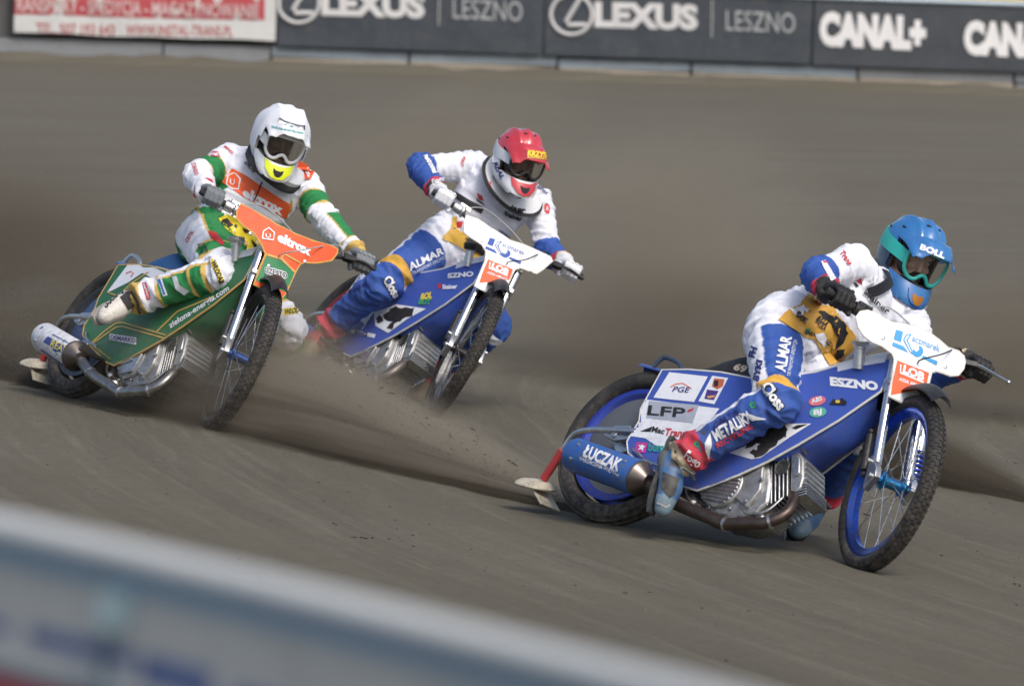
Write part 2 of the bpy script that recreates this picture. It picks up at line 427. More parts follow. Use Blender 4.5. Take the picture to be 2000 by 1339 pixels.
write(b1, 'WWW.INSTAL-TRANS.PL', (246, 69), (455, 72), (246, 49), srgb(170, 92, 92), .02, off=.006, maxlen=.2)
def lexus(px0, px1, ox, oy, label):
    b = banner(px0, px1, 1.19, 2.2, NAVY, label)
    k = lambda x, y: (x + ox, y + oy)
    ring = [k(583 + 40 * math.cos(a), 6 + 39 * math.sin(a)) for a in np.linspace(0, 2 * math.pi, 41)[:-1]]
    def loop(pts, r, closed):
        m = MB(); P = [hit(b, *p)[0] + V(0, -.016, 0) for p in pts]; m.tube(P, r, 6, True, closed); m.build('emblem', PRINT(OFFW), b)
    loop(ring, .030, True)
    loop([k(600, -26), k(572, 20), k(576, 26), k(612, 26)], .034, False)
    write(b, 'LEXUS', k(628, 27), k(830, 33), k(628, -16), OFFW, .055, off=.014, maxlen=.2)
    loop([k(858, -30), k(857, 50)], .008, False)
    write(b, 'LESZNO', k(885, 36), k(1020, 42), k(885, -2), srgb(165, 168, 170), .0, off=.014, maxlen=.2)
    return b
lexus(523, 1040, 0, 0, 'dark navy car brand banner beside the red and white banner')
lexus(1043, 1562, 533, 23, 'dark navy car brand banner between two other dark banners')
b4 = banner(1566, 2380, 1.18, 2.17, NAVY2, 'dark banner with bold white television channel lettering at the right')
write(b4, 'CANAL+', (1600, 84), (1808, 94), (1601, 29), srgb(225, 225, 225), .075, off=.014, maxlen=.2)
write(b4, 'CANAL+', (1882, 101), (2090, 111), (1883, 46), srgb(225, 225, 225), .075, off=.014, maxlen=.2)

# ---------------------------------------------------------------- near fence, far out of focus
def near_fence():
    pth = []
    for px, top, y in ((-500, 902, 4.73), (0, 1008, 4.35), (500, 1122, 4.03), (1000, 1246, 3.74), (1500, 1374, 3.45), (2000, 1510, 3.18)):
        d = f_ + R_ * (px - W / 2) / F - U_ * (top - H / 2) / F; pth.append(Vector((0, 0, CZ)) + Vector(d) * (y / d[1]))
    zt = sum(p.z for p in pth) / len(pth)
    P = smoothpath([(p.x, p.y, p.z) for p in pth], 8)
    fe = empty('barrier_fence', Matrix.Translation((P[0].x, P[0].y, gz(P[0].x, P[0].y))), 'blurred pale grey and blue barrier in the near lower left foreground', 'barrier')
    def add(mb, name, mat):
        o = mb.build(name, mat, None, 50); o.parent = fe; o.matrix_parent_inverse = fe.matrix_world.inverted(); return o
    def strip(z0, z1, y0, y1):
        rg = [[(p.x, p.y + y0, p.z - z0), (p.x, p.y + y1, p.z - z0), (p.x, p.y + y1, p.z - z1), (p.x, p.y + y0, p.z - z1)] for p in P]
        return MB().rings(rg)
    m = MB(); m.tube([p - Vector((0, 0, .009)) for p in P], .0125, 12); add(m, 'top_rail', M((.60, .62, .61), .5, dirt=.1))
    add(strip(.0185, .034, -.012, .012), 'blue_edging', M((.20, .32, .43), .5, dirt=.1))
    add(strip(.034, .082, -.006, .006), 'banner_sheet', M((.50, .51, .485), .6, dirt=.3, bmp=.2, bscale=8))
    add(strip(.082, .115, -.006, .006), 'banner_sheet', M((.56, .56, .54), .6, dirt=.2))
    add(strip(.115, .124, -.010, .010), 'lower_rail', M((.20, .27, .31), .5, dirt=.1))
    add(strip(.124, 1.3, -.006, .006), 'red_banner_sheet', M((.42, .07, .08), .6, dirt=.2))
    n = len(P)
    for f0, f1, z0, z1 in ((.14, .205, .083, .094), (.22, .30, .081, .095), (.305, .36, .080, .103), (.375, .43, .086, .104), (.45, .52, .084, .102)):
        seg = [P[int(f0 * n) + i] for i in range(max(2, int((f1 - f0) * n) + 1))]; seg[0] = P[int(f0 * n)].lerp(P[int(f0 * n) + 1], f0 * n % 1); seg[-1] = P[int(f1 * n)].lerp(P[int(f1 * n) + 1], f1 * n % 1)
        rg = [[(q.x, q.y - .0075, q.z - z0), (q.x, q.y - .0065, q.z - z0), (q.x, q.y - .0065, q.z - z1), (q.x, q.y - .0075, q.z - z1)] for q in seg]
        add(MB().rings(rg), 'lettering', M((.09, .14, .32), .5, dirt=.05))
    for i in (12, 30):
        q = P[i]; m = MB(); m.box((q.x, q.y - .013, q.z - .050), (.022, .005, .016)); add(m, 'post_clamp', M((.17, .25, .29), .5))
        m = MB(); m.box((q.x, q.y + .03, q.z - .75), (.022, .018, .73)); add(m, 'post', M((.10, .15, .19), .5))
near_fence()

# ---------------------------------------------------------------- speedway motorcycle (x forward, y to its left, z up, rear tyre contact at origin)
RAKE = R(15); AX = V(-math.sin(RAKE), 0, math.cos(RAKE)); NN = V(math.cos(RAKE), 0, math.sin(RAKE))
FA = V(1.32, 0, .352); RA = V(0, 0, .335); HD = FA - NN * .05 + AX * .5
POSE = {'A': (.360, 20.879, -.021, -.747, .516, .037, -.498), 'B': (-2.039, 24.708, .113, -.997, .496, .032, -.321), 'C': (-1.007, 26.672, .055, -1.085, .581, .031, -.335)}
def pose(k):
    X, Y, Z, yaw, lean, pit, st = POSE[k]
    return Matrix.Translation((X, Y, Z)) @ Matrix.Rotation(yaw, 4, 'Z') @ Matrix.Rotation(pit, 4, 'Y') @ Matrix.Rotation(-lean, 4, 'X')
def yc(x):                                   # half width of the covers
    return .13 - .045 * sm((x - .55) / .55)
COVER = [(.104, .629), (.233, .645), (.40, .652), (.565, .645), (.70, .672), (.83, .720), (.91, .765), (1.02, .812), (1.105, .838), (1.14, .80), (1.14, .69), (1.01, .545), (.885, .417), (.785, .322), (.684, .245), (.53, .155), (.448, .162), (.199, .231), (.115, .264), (.084, .31), (.100, .403), (.082, .454)]
PLATE = [(-.265, .106), (-.255, .132), (-.229, .145), (-.204, .145), (-.172, .134), (-.130, .126), (-.071, .137), (-.022, .145), (.029, .143), (.077, .131), (.120, .118), (.170, .126), (.197, .119), (.208, .099), (.206, .068), (.187, .031), (.150, .011), (.115, .007), (.085, .002), (.067, -.012), (.062, -.05), (.058, -.10), (.048, -.19), (-.095, -.175), (-.091, -.14), (-.089, -.10), (-.094, -.018), (-.107, .001), (-.151, .018), (-.191, .022), (-.225, .038), (-.252, .066)]
PLATES = {'A': PLATE, 'B': [(-.236, .17), (-.134, .153), (-.056, .139), (.037, .135), (.125, .144), (.235, .170), (.252, .166), (.253, .147), (.24, .105), (.174, .056), (.123, .032), (.104, .014), (.095, -.034), (.086, -.141), (.080, -.17), (-.065, -.17), (-.064, -.095), (-.06, -.013), (-.086, .016), (-.137, .058), (-.198, .076), (-.231, .097), (-.241, .126)],
          'C': [(-.274, .142), (-.213, .145), (-.149, .131), (-.035, .118), (.037, .134), (.180, .154), (.197, .144), (.171, .076), (.151, .039), (.067, .019), (.047, -.001), (.045, -.028), (.047, -.18), (-.096, -.18), (-.101, -.038), (-.115, .007), (-.148, .033), (-.209, .042), (-.245, .052), (-.265, .093)]}
def tyre(c, rad, rt, knob, mat, parent, grooves):
    m = MB(); n = 72; k = 14; rg = []
    for i in range(n):
        a = 2 * math.pi * i / n; ring = []
        for j in range(k):
            b = 2 * math.pi * j / k; r = rt * (1 - .10 * max(0, math.cos(b)) ** 2) if not knob else rt * .93
            rr = rad - rt + r * math.cos(b) * (1.0 if math.cos(b) > 0 else .75)
            ring.append(c + V(math.cos(a) * rr, r * math.sin(b) * 1.02, math.sin(a) * rr))
        rg.append(ring)
    m.rings(rg, False, True)
    if knob:
        nb = 84
        for i in range(nb):
            for j, b in enumerate((-62, -34, -8, 20, 48)):
                a = 2 * math.pi * (i + .5 * (j % 2)) / nb; bb = R(b + 7); e = V(math.cos(a), 0, math.sin(a)); tt = V(-math.sin(a), 0, math.cos(a))
                nn = e * math.cos(bb) + V(0, 1, 0) * math.sin(bb); ss = tt.cross(nn)
                pc = c + e * (rad - rt) + nn * rt * .94
                m.box(pc, (.0082, .0062, .0024), tt, ss, nn)
    else:
        for b in grooves:
            rg2 = []
            bb = R(b); rr = rad - rt + rt * .97 * math.cos(bb) * (1 - .06)
            m.tube([c + V(math.cos(2 * math.pi * i / n) * rr, rt * .99 * math.sin(bb), math.sin(2 * math.pi * i / n) * rr) for i in range(n)], .0035, 5, False, True)
    return m.build('tyre', mat, parent, 50, fix=not knob)
def rim(c, r, w, mat, parent):
    m = MB(); pr = [(r, -w), (r + .012, -w), (r + .012, -w + .006), (r - .004, -w + .010), (r - .020, -w * .45), (r - .020, w * .45), (r - .004, w - .010), (r + .012, w - .006), (r + .012, w), (r, w), (r - .010, w - .006), (r - .028, w * .5), (r - .028, -w * .5), (r - .010, -w + .006)]
    m.lathe(pr, c, (0, 1, 0), 64, True); return m.build('rim', mat, parent, 35)
def motorcycle(k, label, c):
    """c: colours"""
    bk = empty('motorcycle', pose(k), label, 'motorcycle', 'racing motorcycles on the track')
    st = Matrix.Translation(HD) @ Matrix.Rotation(POSE[k][6], 4, AX) @ Matrix.Translation(-HD)
    S = lambda p: st @ V(p)
    P = {}
    def B(mb, name, mat, par=None, smooth=40, bevel=0, steer=False, fix=True):
        if steer: mb.v = [tuple(S(v)) for v in mb.v]
        o = mb.build(name, mat, par or bk, smooth, bevel, fix=fix); P.setdefault(name, []).append(o); return o
    # --- rear wheel
    rw = empty('rear_wheel'); rw.parent = bk
    tyre(RA, .335, .048, False, RUBBER, rw, (-55, -28, 0, 28, 55)); rim(RA, .232, .036, c['rim_r'], rw)
    m = MB()
    for s in (-1, 1): m.lathe([(.05, s * .028), (.215, s * .020), (.222, s * .016), (.05, s * .020)], RA, (0, 1, 0), 48, True)
    B(m, 'wheel_disc', c['disc'], rw)
    m = MB(); m.lathe([(.028, -.06), (.045, -.055), (.045, -.03), (.03, -.02), (.03, .02), (.05, .03), (.05, .06)], RA, (0, 1, 0), 20); B(m, 'hub', ALU, rw)
    m = MB(); m.cyl(RA + V(0, -.125, 0), RA + V(0, .125, 0), .011); B(m, 'rear_axle', CHROME)
    # --- front wheel
    fw = empty('front_wheel'); fw.parent = bk
    t = tyre(FA, .352, .037, True, RUBBER, None, ()); t.parent = fw
    for v in t.data.vertices: v.co = S(v.co)
    o = rim(FA, .288, .024, c['rim_f'], fw)
    for v in o.data.vertices: v.co = S(v.co)
    m = MB(); m.lathe([(.010, -.075), (.018, -.07), (.018, -.05), (.036, -.045), (.036, -.038), (.022, -.03), (.022, .03), (.036, .038), (.036, .045), (.018, .05), (.010, .07)], FA, (0, 1, 0), 20); B(m, 'hub', c['hub'], fw, steer=True)
    sm_ = None; n = 28
    for i in range(n):
        a = 2 * math.pi * i / n; s = 1 if i % 2 else -1; a2 = a + R(38) * (1 if (i // 2) % 2 else -1)
        p0 = FA + V(math.cos(a2) * .034, s * .040, math.sin(a2) * .034); p1 = FA + V(math.cos(a) * .268, s * .006, math.sin(a) * .268)
        m = MB(); m.cyl(p0, p1, .0017, 5); B(m, 'spoke', CHROME, fw, steer=True)
    # --- fork
    for s in (-1, 1):
        m = MB(); a = FA + V(0, s * .070, 0) + NN * -.012
        m.tube([a + AX * .02, a + AX * .36], .019, 16); m.tube([a + AX * .36, a + AX * .56], .022, 14)
        B(m, 'fork_leg', CHROME, steer=True)
        m = MB(); q = [(-.055, .075), (-.035, .085), (.028, .03), (.040, -.005), (.015, -.022), (-.03, -.055), (-.042, -.03)]
        m.prism(q, lambda x, z, y: FA + V(x, y, z), s * .092, s * .066); m.cyl(FA + V(0, s * .05, 0), FA + V(0, s * .102, 0), .012)
        m.cyl(FA + V(-.035, s * .07, .06), FA + V(-.035, s * .108, .06), .009)
        B(m, 'axle_bracket', ALU, steer=True, bevel=.003)
    m = MB()
    for s_ in (.40, .52):
        a = FA + AX * s_ + NN * -.012; m.box(a, (.035, .092, .014), NN, (0, 1, 0), AX)
    m.cyl(FA + AX * .38 - NN * .05, FA + AX * .55 - NN * .05, .028); B(m, 'fork_clamp', ALU, steer=True, bevel=.006)
    m = MB(); hx = []
    a = FA + V(0, .100, 0) - NN * .02
    for i in range(97): hx.append(a + AX * (.02 + .16 * i / 96) + (NN * math.cos(i * math.pi / 6) + V(0, 1, 0) * math.sin(i * math.pi / 6)) * .018)
    m.tube(hx, .0048, 6)
    if c['spring']: B(m, 'suspension_spring', c['spring'], steer=True)
    m = MB(); m.cyl(a + AX * -.01, a + AX * .30, .010); m.cyl(a + AX * .18, a + AX * .25, .021)
    if c['spring']: B(m, 'damper', c['damper'], steer=True)
    m = MB(); q = FA + V(0, -.085, 0) - NN * .075      # short black link damper on the right
    m.tube([q + AX * .05, q + AX * .20 - NN * .0], .017, 10); m.ball(q + AX * .035, .013); m.ball(q + AX * .215, .013); B(m, 'damper', BLACK, steer=True)
    # --- front mudguard
    m = MB(); rg = []
    for i in range(19):
        a = R(52 + 76 * i / 18); rr = .395 + .012 * abs(i - 9) / 9; e = V(math.cos(a), 0, math.sin(a)); w = .052 - .012 * (1 - i / 18)
        ring = [FA + e * (rr - .035 * (j / 4) ** 2 * 1) + V(0, w * j / 4, 0) for j in range(-4, 5)]
        ring += [FA + e * (rr + .004 - .035 * (j / 4) ** 2) + V(0, w * j / 4, 0) for j in range(4, -5, -1)]; rg.append(ring)
    m.rings(rg); B(m, 'front_mudguard', BLACK, steer=True)
    # --- front plate
    def pfn(y, s, d): return S(HD + AX * s + NN * (.085 - .55 * y * y + .006 * d) + V(0, y, 0))
    P['plate'] = [B(panel(PLATES[k], pfn, .006, .03), 'front_plate', c['plate'], smooth=30)]
    m = MB(); m.tube([pfn(y, s, .5) for y, s in PLATES[k]], .0045, 6, False, True); B(m, 'plate_edging', c['plate_edge'], P['plate'][0])
    for y, s in ((-.155, .05), (.12, .035), (-.03, -.06)):
        m = MB(); q = pfn(y, s, 1); m.lathe([(.009, 0), (.008, .004), (.004, .006)], q, st.to_3x3() @ NN, 10); B(m, 'screw', ALU, P['plate'][0])
    # --- handlebar
    J = JO[k]; gr, gl = V(J['grR']), V(J['grL']); cc = S(HD + AX * .10 - NN * .01); up = (st.to_3x3() @ AX)
    lat = (gl - gr).normalized(); hb = {}
    for n_, g, sg in (('R', gr, -1), ('L', gl, 1)):
        d = ((g - cc).normalized() * .65 + lat * sg * .75); d.normalize(); hb[n_] = d
    path = [gr + hb['R'] * .065, gr, gr - hb['R'] * .08, gr.lerp(cc, .62) + up * -.01, cc - lat * .05, cc + lat * .05, gl.lerp(cc, .62) + up * -.01, gl - hb['L'] * .08, gl, gl + hb['L'] * .065]
    m = MB(); m.tube(smoothpath(path, 5), .0115, 12); B(m, 'handlebar', c['bar'])
    m = MB(); a_, b_ = gr.lerp(cc, .55), gl.lerp(cc, .55); m.tube([a_ + up * .01, b_ + up * .01], .008, 8); m.box(cc, (.03, .05, .022), st.to_3x3() @ NN, lat, up); B(m, 'bar_clamp', BLACK, bevel=.004)
    for n_, g in (('R', gr), ('L', gl)):
        m = MB(); m.tube([g - hb[n_] * .06, g + hb[n_] * .062, g + hb[n_] * .066], [.0165, .0165, .013], 14); B(m, 'grip', RUBBER)
    fwd = (st.to_3x3() @ V(1, 0, 0))
    m = MB(); q = gr - hb['R'] * .085; m.cyl(q - hb['R'] * .02, q + hb['R'] * .022, .026, 18); m.cyl(q - hb['R'] * .036, q - hb['R'] * .024, .031, 18)
    m.box(q + up * .028 - hb['R'] * .03, (.03, .012, .012), hb['R'], fwd, up); B(m, 'throttle_housing', c['throttle'], bevel=.003)
    q = gl - hb['L'] * .075 + fwd * .02; m = MB(); m.cyl(gl - hb['L'] * .095, gl - hb['L'] * .06, .02, 14); m.box(q + fwd * .018, (.028, .012, .012), (hb['L'] * .8 + fwd * .5), up, fwd); B(m, 'lever_perch', BLACK, bevel=.003)
    e = gl + hb['L'] * c['lever'] + fwd * .045 - up * .015
    m = MB(); pp = smoothpath([q + fwd * .02, gl + fwd * .05 - hb['L'] * .02, gl.lerp(e, .5) + fwd * .02, e], 4); m.tube(pp, .0075, 8); m.ball(e, .0105, n=6); B(m, 'clutch_lever', c['lever_m'])
    # cables
    m = MB(); q0 = q + fwd * .01 - hb['L'] * .03; q1 = pfn(.0, -.0, 1); m.tube(smoothpath([q0, q0 - hb['L'] * .06 + fwd * .05 + up * .03, q1 + fwd * .09 + up * .055 + lat * .06, q1 + fwd * .03 + up * .012, q1], 6), .0032, 6); B(m, 'clutch_cable', c['cable'])
    m = MB(); q0 = gr - hb['R'] * .12 + up * .028; m.tube(smoothpath([q0, q0 - hb['R'] * .10 + up * .055, cc + up * .10 + lat * .02 - fwd * .03, cc + up * .02 + lat * .12 - fwd * .05, cc - up * .15 - fwd * .05], 6), .003, 6); B(m, 'throttle_cable', M((.35, .37, .38), .4))
    # --- frame
    m = MB(); m.tube(smoothpath([(1.135, 0, .80), (.85, 0, .66), (.58, 0, .58), (.46, 0, .46), (.44, 0, .20)], 5), .018, 10)
    for s in (-1, 1):
        m.tube(smoothpath([(.60, s * .08, .12), (.48, s * .09, .14), (.38, s * .09, .25), (.2, s * .085, .31), (0, s * .085, .335)], 4), .0125, 8)
        m.tube([(.47, s * .04, .60), (.25, s * .075, .48), (0, s * .085, .36)], .010, 8)
    B(m, 'frame', c['frame'])
    m = MB(); m.tube([HD - AX * .16, HD + AX * .04], .03, 14); B(m, 'head_tube', c['frame'])
    # --- covers
    for s in (-1, 1):
        def cfn(x, z, d, s=s):
            bul = .012 * math.sin(min(1, max(0, (x - .08) / 1.05)) * math.pi) * (1 - abs(z - .45) * 1.5)
            return V(x, s * (yc(x) + bul - .005 * d) , z)
        o = B(panel(COVER, cfn, .005, .06), 'side_cover', c['cover'], smooth=30); P['coverR' if s < 0 else 'coverL'] = [o]
        m = MB(); m.tube([cfn(x, z, .5) for x, z in COVER], .0048, 6, False, True); B(m, 'cover_edging', c['edge'], o)
    m = MB(); rg = []
    top = [q for q in COVER if q[0] >= .40 and q[1] > .64 and q[0] < 1.13][:]
    for x, z in top:
        w = yc(x) + .004; h = .055 if x > .6 else .03
        rg.append([V(x, -w + 2 * w * j / 10, z + .002 + h * math.sin(math.pi * j / 10) ** .7) for j in range(11)] + [V(x, w - 2 * w * j / 10, z - .03 + h * .5 * math.sin(math.pi * j / 10)) for j in range(11)])
    m.rings(rg); P['tank'] = [B(m, 'tank_cover', c['tank'], smooth=60)]
    m = MB(); rg = []                         # cloth apron below the tank, ahead of the engine
    lowR = [(1.135, .70), (1.01, .548), (.885, .420), (.80, .335)]; mid = [(1.10, .63), (1.025, .48), (.92, .415), (.84, .36)]
    for (x, z), (x2, z2) in zip(smoothpath([(a, 0, b) for a, b in lowR], 5), [(0, 0)] * 0 or []): pass
    LR = smoothpath([(a, 0, b) for a, b in lowR], 5); MD = smoothpath([(a, 0, b) for a, b in mid], 5)
    for i, (a, b) in enumerate(zip(LR, MD)):
        w = yc(a.x) - .004; ring = []
        for j in range(13):
            u = j / 12; y = -w + 2 * w * u; f = math.sin(math.pi * u) ** .8; wob = .010 * noise.noise((i * .5, u * 5, 3))
            ring.append(V(a.x + (b.x - a.x) * f, y, a.z + (b.z - a.z) * f + wob))
        rg.append(ring + [p + V(-.004, 0, .006) for p in reversed(ring)])
    m.rings(rg); B(m, 'apron', c['apron'], smooth=70)
    # filler
    m = MB(); m.lathe([(.021, 0), (.021, .075), (.024, .078), (.024, .086)], (1.0, -.092, .765), (-.05, -.45, 1), 18)
    if c['filler'] == 'cap': m.lathe([(.036, .084), (.038, .090), (.038, .105), (.030, .110), (.01, .111)], (1.0, -.092, .765), (-.05, -.45, 1), 12)
    elif c['filler'] == 'black': pass
    else: m.lathe([(.024, .084), (.034, .098), (.034, .104), (.026, .102), (.02, .09)], (1.0, -.092, .765), (-.05, -.45, 1), 18)
    fl = B(m, 'filler_neck', ALU)
    if c['filler'] == 'black': m = MB(); m.lathe([(.03, .08), (.034, .086), (.034, .112), (.028, .116), (.01, .117)], (1.0, -.092, .765), (-.05, -.45, 1), 14); B(m, 'filler_cap', BLACK, fl)
    # seat and tail
    m = MB(); rg = []
    for x, z, w, h in ((.12, .645, .06, .02), (.18, .655, .085, .018), (.27, .66, .098, .03), (.33, .67, .10, .075), (.40, .68, .098, .10), (.50, .668, .085, .06), (.60, .672, .07, .04), (.66, .685, .05, .02)):
        rg.append([V(x, w * math.cos(a), z + (h * math.sin(a) if math.sin(a) > 0 else .03 * math.sin(a))) for a in [2 * math.pi * j / 16 for j in range(16)]])
    m.rings(rg); P['seat'] = [B(m, 'seat', c['seat'], smooth=70)]
    m = MB(); rg = []
    for i, (x, z) in enumerate(((.22, .655), (.10, .668), (-.02, .682), (-.09, .692), (-.125, .698))):
        w = (.065, .06, .055, .045, .02)[i]
        rg.append([V(x, w * j / 3, z - .02 * (j / 3) ** 2) for j in range(-3, 4)] + [V(x, w * j / 3, z - .005 - .02 * (j / 3) ** 2) for j in range(3, -4, -1)])
    m.rings(rg); B(m, 'rear_mudguard', c['tail'])
    m = MB(); m.tube(smoothpath([(-.03, -.04, .675), (-.015, -.038, .705), (.01, -.036, .722), (.085, -.034, .705), (.12, -.034, .665)], 4), .0095, 8); B(m, 'grab_loop', c['loop'])
    # --- engine
    CC = [(.505, .20), (.52, .26), (.56, .30), (.63, .315), (.70, .335), (.765, .335), (.82, .25), (.845, .17), (.80, .11), (.72, .085), (.60, .085), (.53, .13)]
    m = MB(); m.prism(CC, lambda x, z, y: V(x, y, z), -.095, .095); en = B(m, 'engine', CAST, bevel=.012)
    m = MB(); m.prism([(.61 + .095 * math.cos(a) * 1.05, .205 + .095 * math.sin(a)) for a in [2 * math.pi * i / 20 for i in range(20)]], lambda x, z, y: V(x, y, z), -.115, -.09); B(m, 'clutch_cover', CAST, en, bevel=.008)
    if c['ribs']:
        for i in range(9):
            z = .135 + .0165 * i; hw = .088 * math.sqrt(max(.05, 1 - ((z - .205) / .095) ** 2)); m = MB(); m.box((.607, -.118, z), (hw, .005, .0042)); B(m, 'rib', ALU, en, bevel=.002)
    else:
        m = MB(); m.prism([(.54, .15), (.60, .125), (.68, .15), (.69, .24), (.62, .28), (.55, .25)], lambda x, z, y: V(x, y, z), -.126, -.11); m.box((.60, -.129, .20), (.045, .003, .02), (.9, 0, .4), None, (-.4, 0, .9)); B(m, 'cover_plate', ALU, en, bevel=.004)
    m = MB(); m.prism([(.695, .16), (.77, .13), (.80, .21), (.765, .315), (.69, .305)], lambda x, z, y: V(x, y, z), -.112, -.09); B(m, 'timing_cover', CAST, en, bevel=.006)
    ca = V(.9, 0, .435).normalized(); cp = V(-.435, 0, .9).normalized(); c0 = V(.765, 0, .243)
    m = MB(); m.cyl(c0 + ca * -.02, c0 + ca * .13, .062, 20); B(m, 'cylinder', M((.10, .10, .10), .6, .5, dirt=.5), en)
    for i in range(7):
        q = c0 + ca * (.014 + .0178 * i); hh = .110 - .0025 * i
        m = MB(); m.box(q, (.0034, .088, hh), ca, (0, 1, 0), cp); B(m, 'cooling_fin', ALU, en, bevel=.002)
    m = MB(); q = c0 + ca * .158; m.prism([(-.026, -.075), (-.026, .090), (-.01, .097), (.012, .088), (.030, .055), (.030, -.03), (.018, -.070), (-.005, -.082)], lambda u, w, y: q + ca * u + cp * w + V(0, y, 0), -.080, .080); hd_ = B(m, 'cylinder_head', CAST, en, bevel=.006)
    m = MB(); m.prism([(-.016, .005), (-.018, .080), (.004, .084), (.020, .052), (.020, -.01), (.0, -.02)], lambda u, w, y: q + ca * u + cp * w + V(0, y, 0), -.090, -.078); B(m, 'rocker_cover', ALU, en, bevel=.004)
    m = MB(); m.lathe([(.001, .0), (.027, .0), (.031, .003), (.033, .0)], q + cp * .040 + V(0, -.0885, 0) - ca * .058, (0, -1, 0), 20); B(m, 'intake_port', M((.06, .065, .07), .5), en)
    for i in range(4):
        m = MB(); m.box(q + ca * .031 + cp * (.045 - .024 * i), (.004, .070, .0035), ca, (0, 1, 0), cp); B(m, 'cooling_fin', ALU, en, bevel=.001)
    for i in range(5):
        m = MB(); m.box(q + ca * .010 - cp * (.055 + .011 * i), (.03, .075, .0028), ca, (0, 1, 0), cp); B(m, 'cooling_fin', ALU, en, bevel=.001)
    for i, (x, z) in enumerate(((.53, .20), (.565, .285), (.655, .295), (.70, .11), (.60, .10), (.76, .15), (.745, .31), (.79, .25))):
        m = MB(); m.lathe([(.009, 0), (.009, .008), (.006, .011)], (x, -.112, z), (0, -1, 0), 6); B(m, 'bolt', CHROME, en)
    m = MB(); m.cyl((.86, -.02, .36), (.80, -.03, .46), .026); m.cyl((.80, -.03, .46), (.78, -.03, .49), .034); m.box((.79, -.05, .43), (.03, .03, .02)); B(m, 'carburettor', ALU, en, bevel=.003)
    for a, b, r in (((.55, -.10, .075), (.60, -.13, .07), .016), ((.70, -.105, .08), (.76, -.11, .06), .013), ((.80, -.09, .12), (.86, -.10, .10), .011), ((.64, -.12, .06), (.72, -.12, .055), .009), ((.49, -.10, .14), (.53, -.13, .10), .013)):
        m = MB(); m.lathe([(r, 0), (r, .5 * (V(b) - V(a)).length), (r * 1.25, .6 * (V(b) - V(a)).length), (r * 1.25, (V(b) - V(a)).length), (r * .6, (V(b) - V(a)).length + r * .5)], a, V(b) - V(a), 10); B(m, 'oil_fitting', ALU, en)

    for pts, r, mt in (([(.80, -.05, .44), (.74, -.10, .42), (.66, -.105, .36), (.60, -.105, .31)], .006, BLACK), ([(.90, -.06, .40), (.86, -.10, .43), (.78, -.09, .47), (.70, -.06, .52)], .0045, BLACK), ([(.56, -.115, .10), (.50, -.14, .12), (.44, -.12, .20), (.42, -.09, .30)], .006, BLACK), ([(.74, -.115, .13), (.80, -.125, .10), (.87, -.11, .13), (.90, -.09, .20)], .005, ALU), ([(.66, -.118, .07), (.58, -.13, .055), (.50, -.12, .09)], .007, STEEL)):
        m = MB(); m.tube(smoothpath(pts, 5), r, 8); B(m, 'hose', mt, en)
    # exhaust
    ex = smoothpath([(.905, -.05, .245), (.955, -.085, .19), (.965, -.115, .125), (.915, -.14, .070), (.82, -.155, .045), (.735, -.16, .030), (.66, -.165, .045), (.48, -.18, .075), (.36, -.19, .115), (.27, -.2, .142)], 5)
    m = MB(); m.tube(ex, [.0215 + .004 * min(1, i / 30) for i in range(len(ex))], 14); xp = B(m, 'exhaust_pipe', c['pipe'])
    for i in (14, 24, 36):
        m = MB(); d = (ex[i + 1] - ex[i]).normalized(); m.tube([ex[i] - d * .005, ex[i] + d * .005], .0285, 14); B(m, 'clamp', ALU, xp)
    m = MB(); a, b = V(.305, -.208, .137), V(-.09, -.20, .196); d = (b - a).normalized()
    m.lathe([(.028, -.03), (.064, .004), (.069, .012), (.069, .375), (.064, .390), (.048, .396), (.02, .390)], a, d, 32); P['silencer'] = [B(m, 'silencer', c['silencer'], smooth=50)]
    m = MB(); m.lathe([(.027, -.042), (.0655, -.001), (.071, .006), (.071, .009), (.05, .0)], a, d, 32); B(m, 'silencer_cone', STEEL, P['silencer'][0])
    for t_ in (.06, .33):
        for an in (-150, -95):
            m = MB(); e1 = V(0, -1, 0); e1 = (e1 - d * e1.dot(d)).normalized(); e2 = d.cross(e1); n_ = e1 * math.cos(R(an + 120)) + e2 * math.sin(R(an + 120)) 
            m.lathe([(.009, 0), (.009, .004), (.005, .006)], a + d * t_ + n_ * .068, n_, 8); B(m, 'bolt', CHROME, P['silencer'][0])
    # rear axle blocks, brake lever, deflector
    for s in (-1, 1):
        m = MB(); m.prism([(-.055, .325), (-.06, .35), (-.02, .375), (.055, .385), (.075, .36), (.07, .325), (.01, .31)], lambda x, z, y: V(x, y, z), s * .118, s * .095)
        m.cyl((0, s * .09, .335), (0, s * .128, .335), .016, 6); m.cyl((.045, s * .09, .35), (.045, s * .128, .35), .008, 6); B(m, 'axle_block', ALU, bevel=.004)
    m = MB(); m.tube(smoothpath([(.10, -.125, .36), (.05, -.128, .354), (-.06, -.118, .348), (-.15, -.10, .345), (-.235, -.08, .325), (-.292, -.05, .249), (-.373, 0, .135)], 5), .0125, 10); df = B(m, 'deflector_arm', ALU)
    m = MB(); m.tube([(-.285, -.054, .262), (-.365, -.004, .148)], [.018, .017], 12); B(m, 'rubber_sleeve', REDRUB, df)
    m = MB(); wu = V(.08, -.42, .9); m.lathe([(.02, .016), (.06, .010), (.082, -.002), (.088, -.012), (.084, -.018), (.05, -.010), (.01, -.004)], (-.395, .0, .128), wu, 28); B(m, 'dirt_flap', CREAM, df, smooth=60)
    m = MB(); m.box((-.335, .02, .075), (.055, .06, .004), (1, 0, -.75), (0, 1, .2), (.75, 0, 1)); B(m, 'dirt_flap', CREAM, df, bevel=.002)
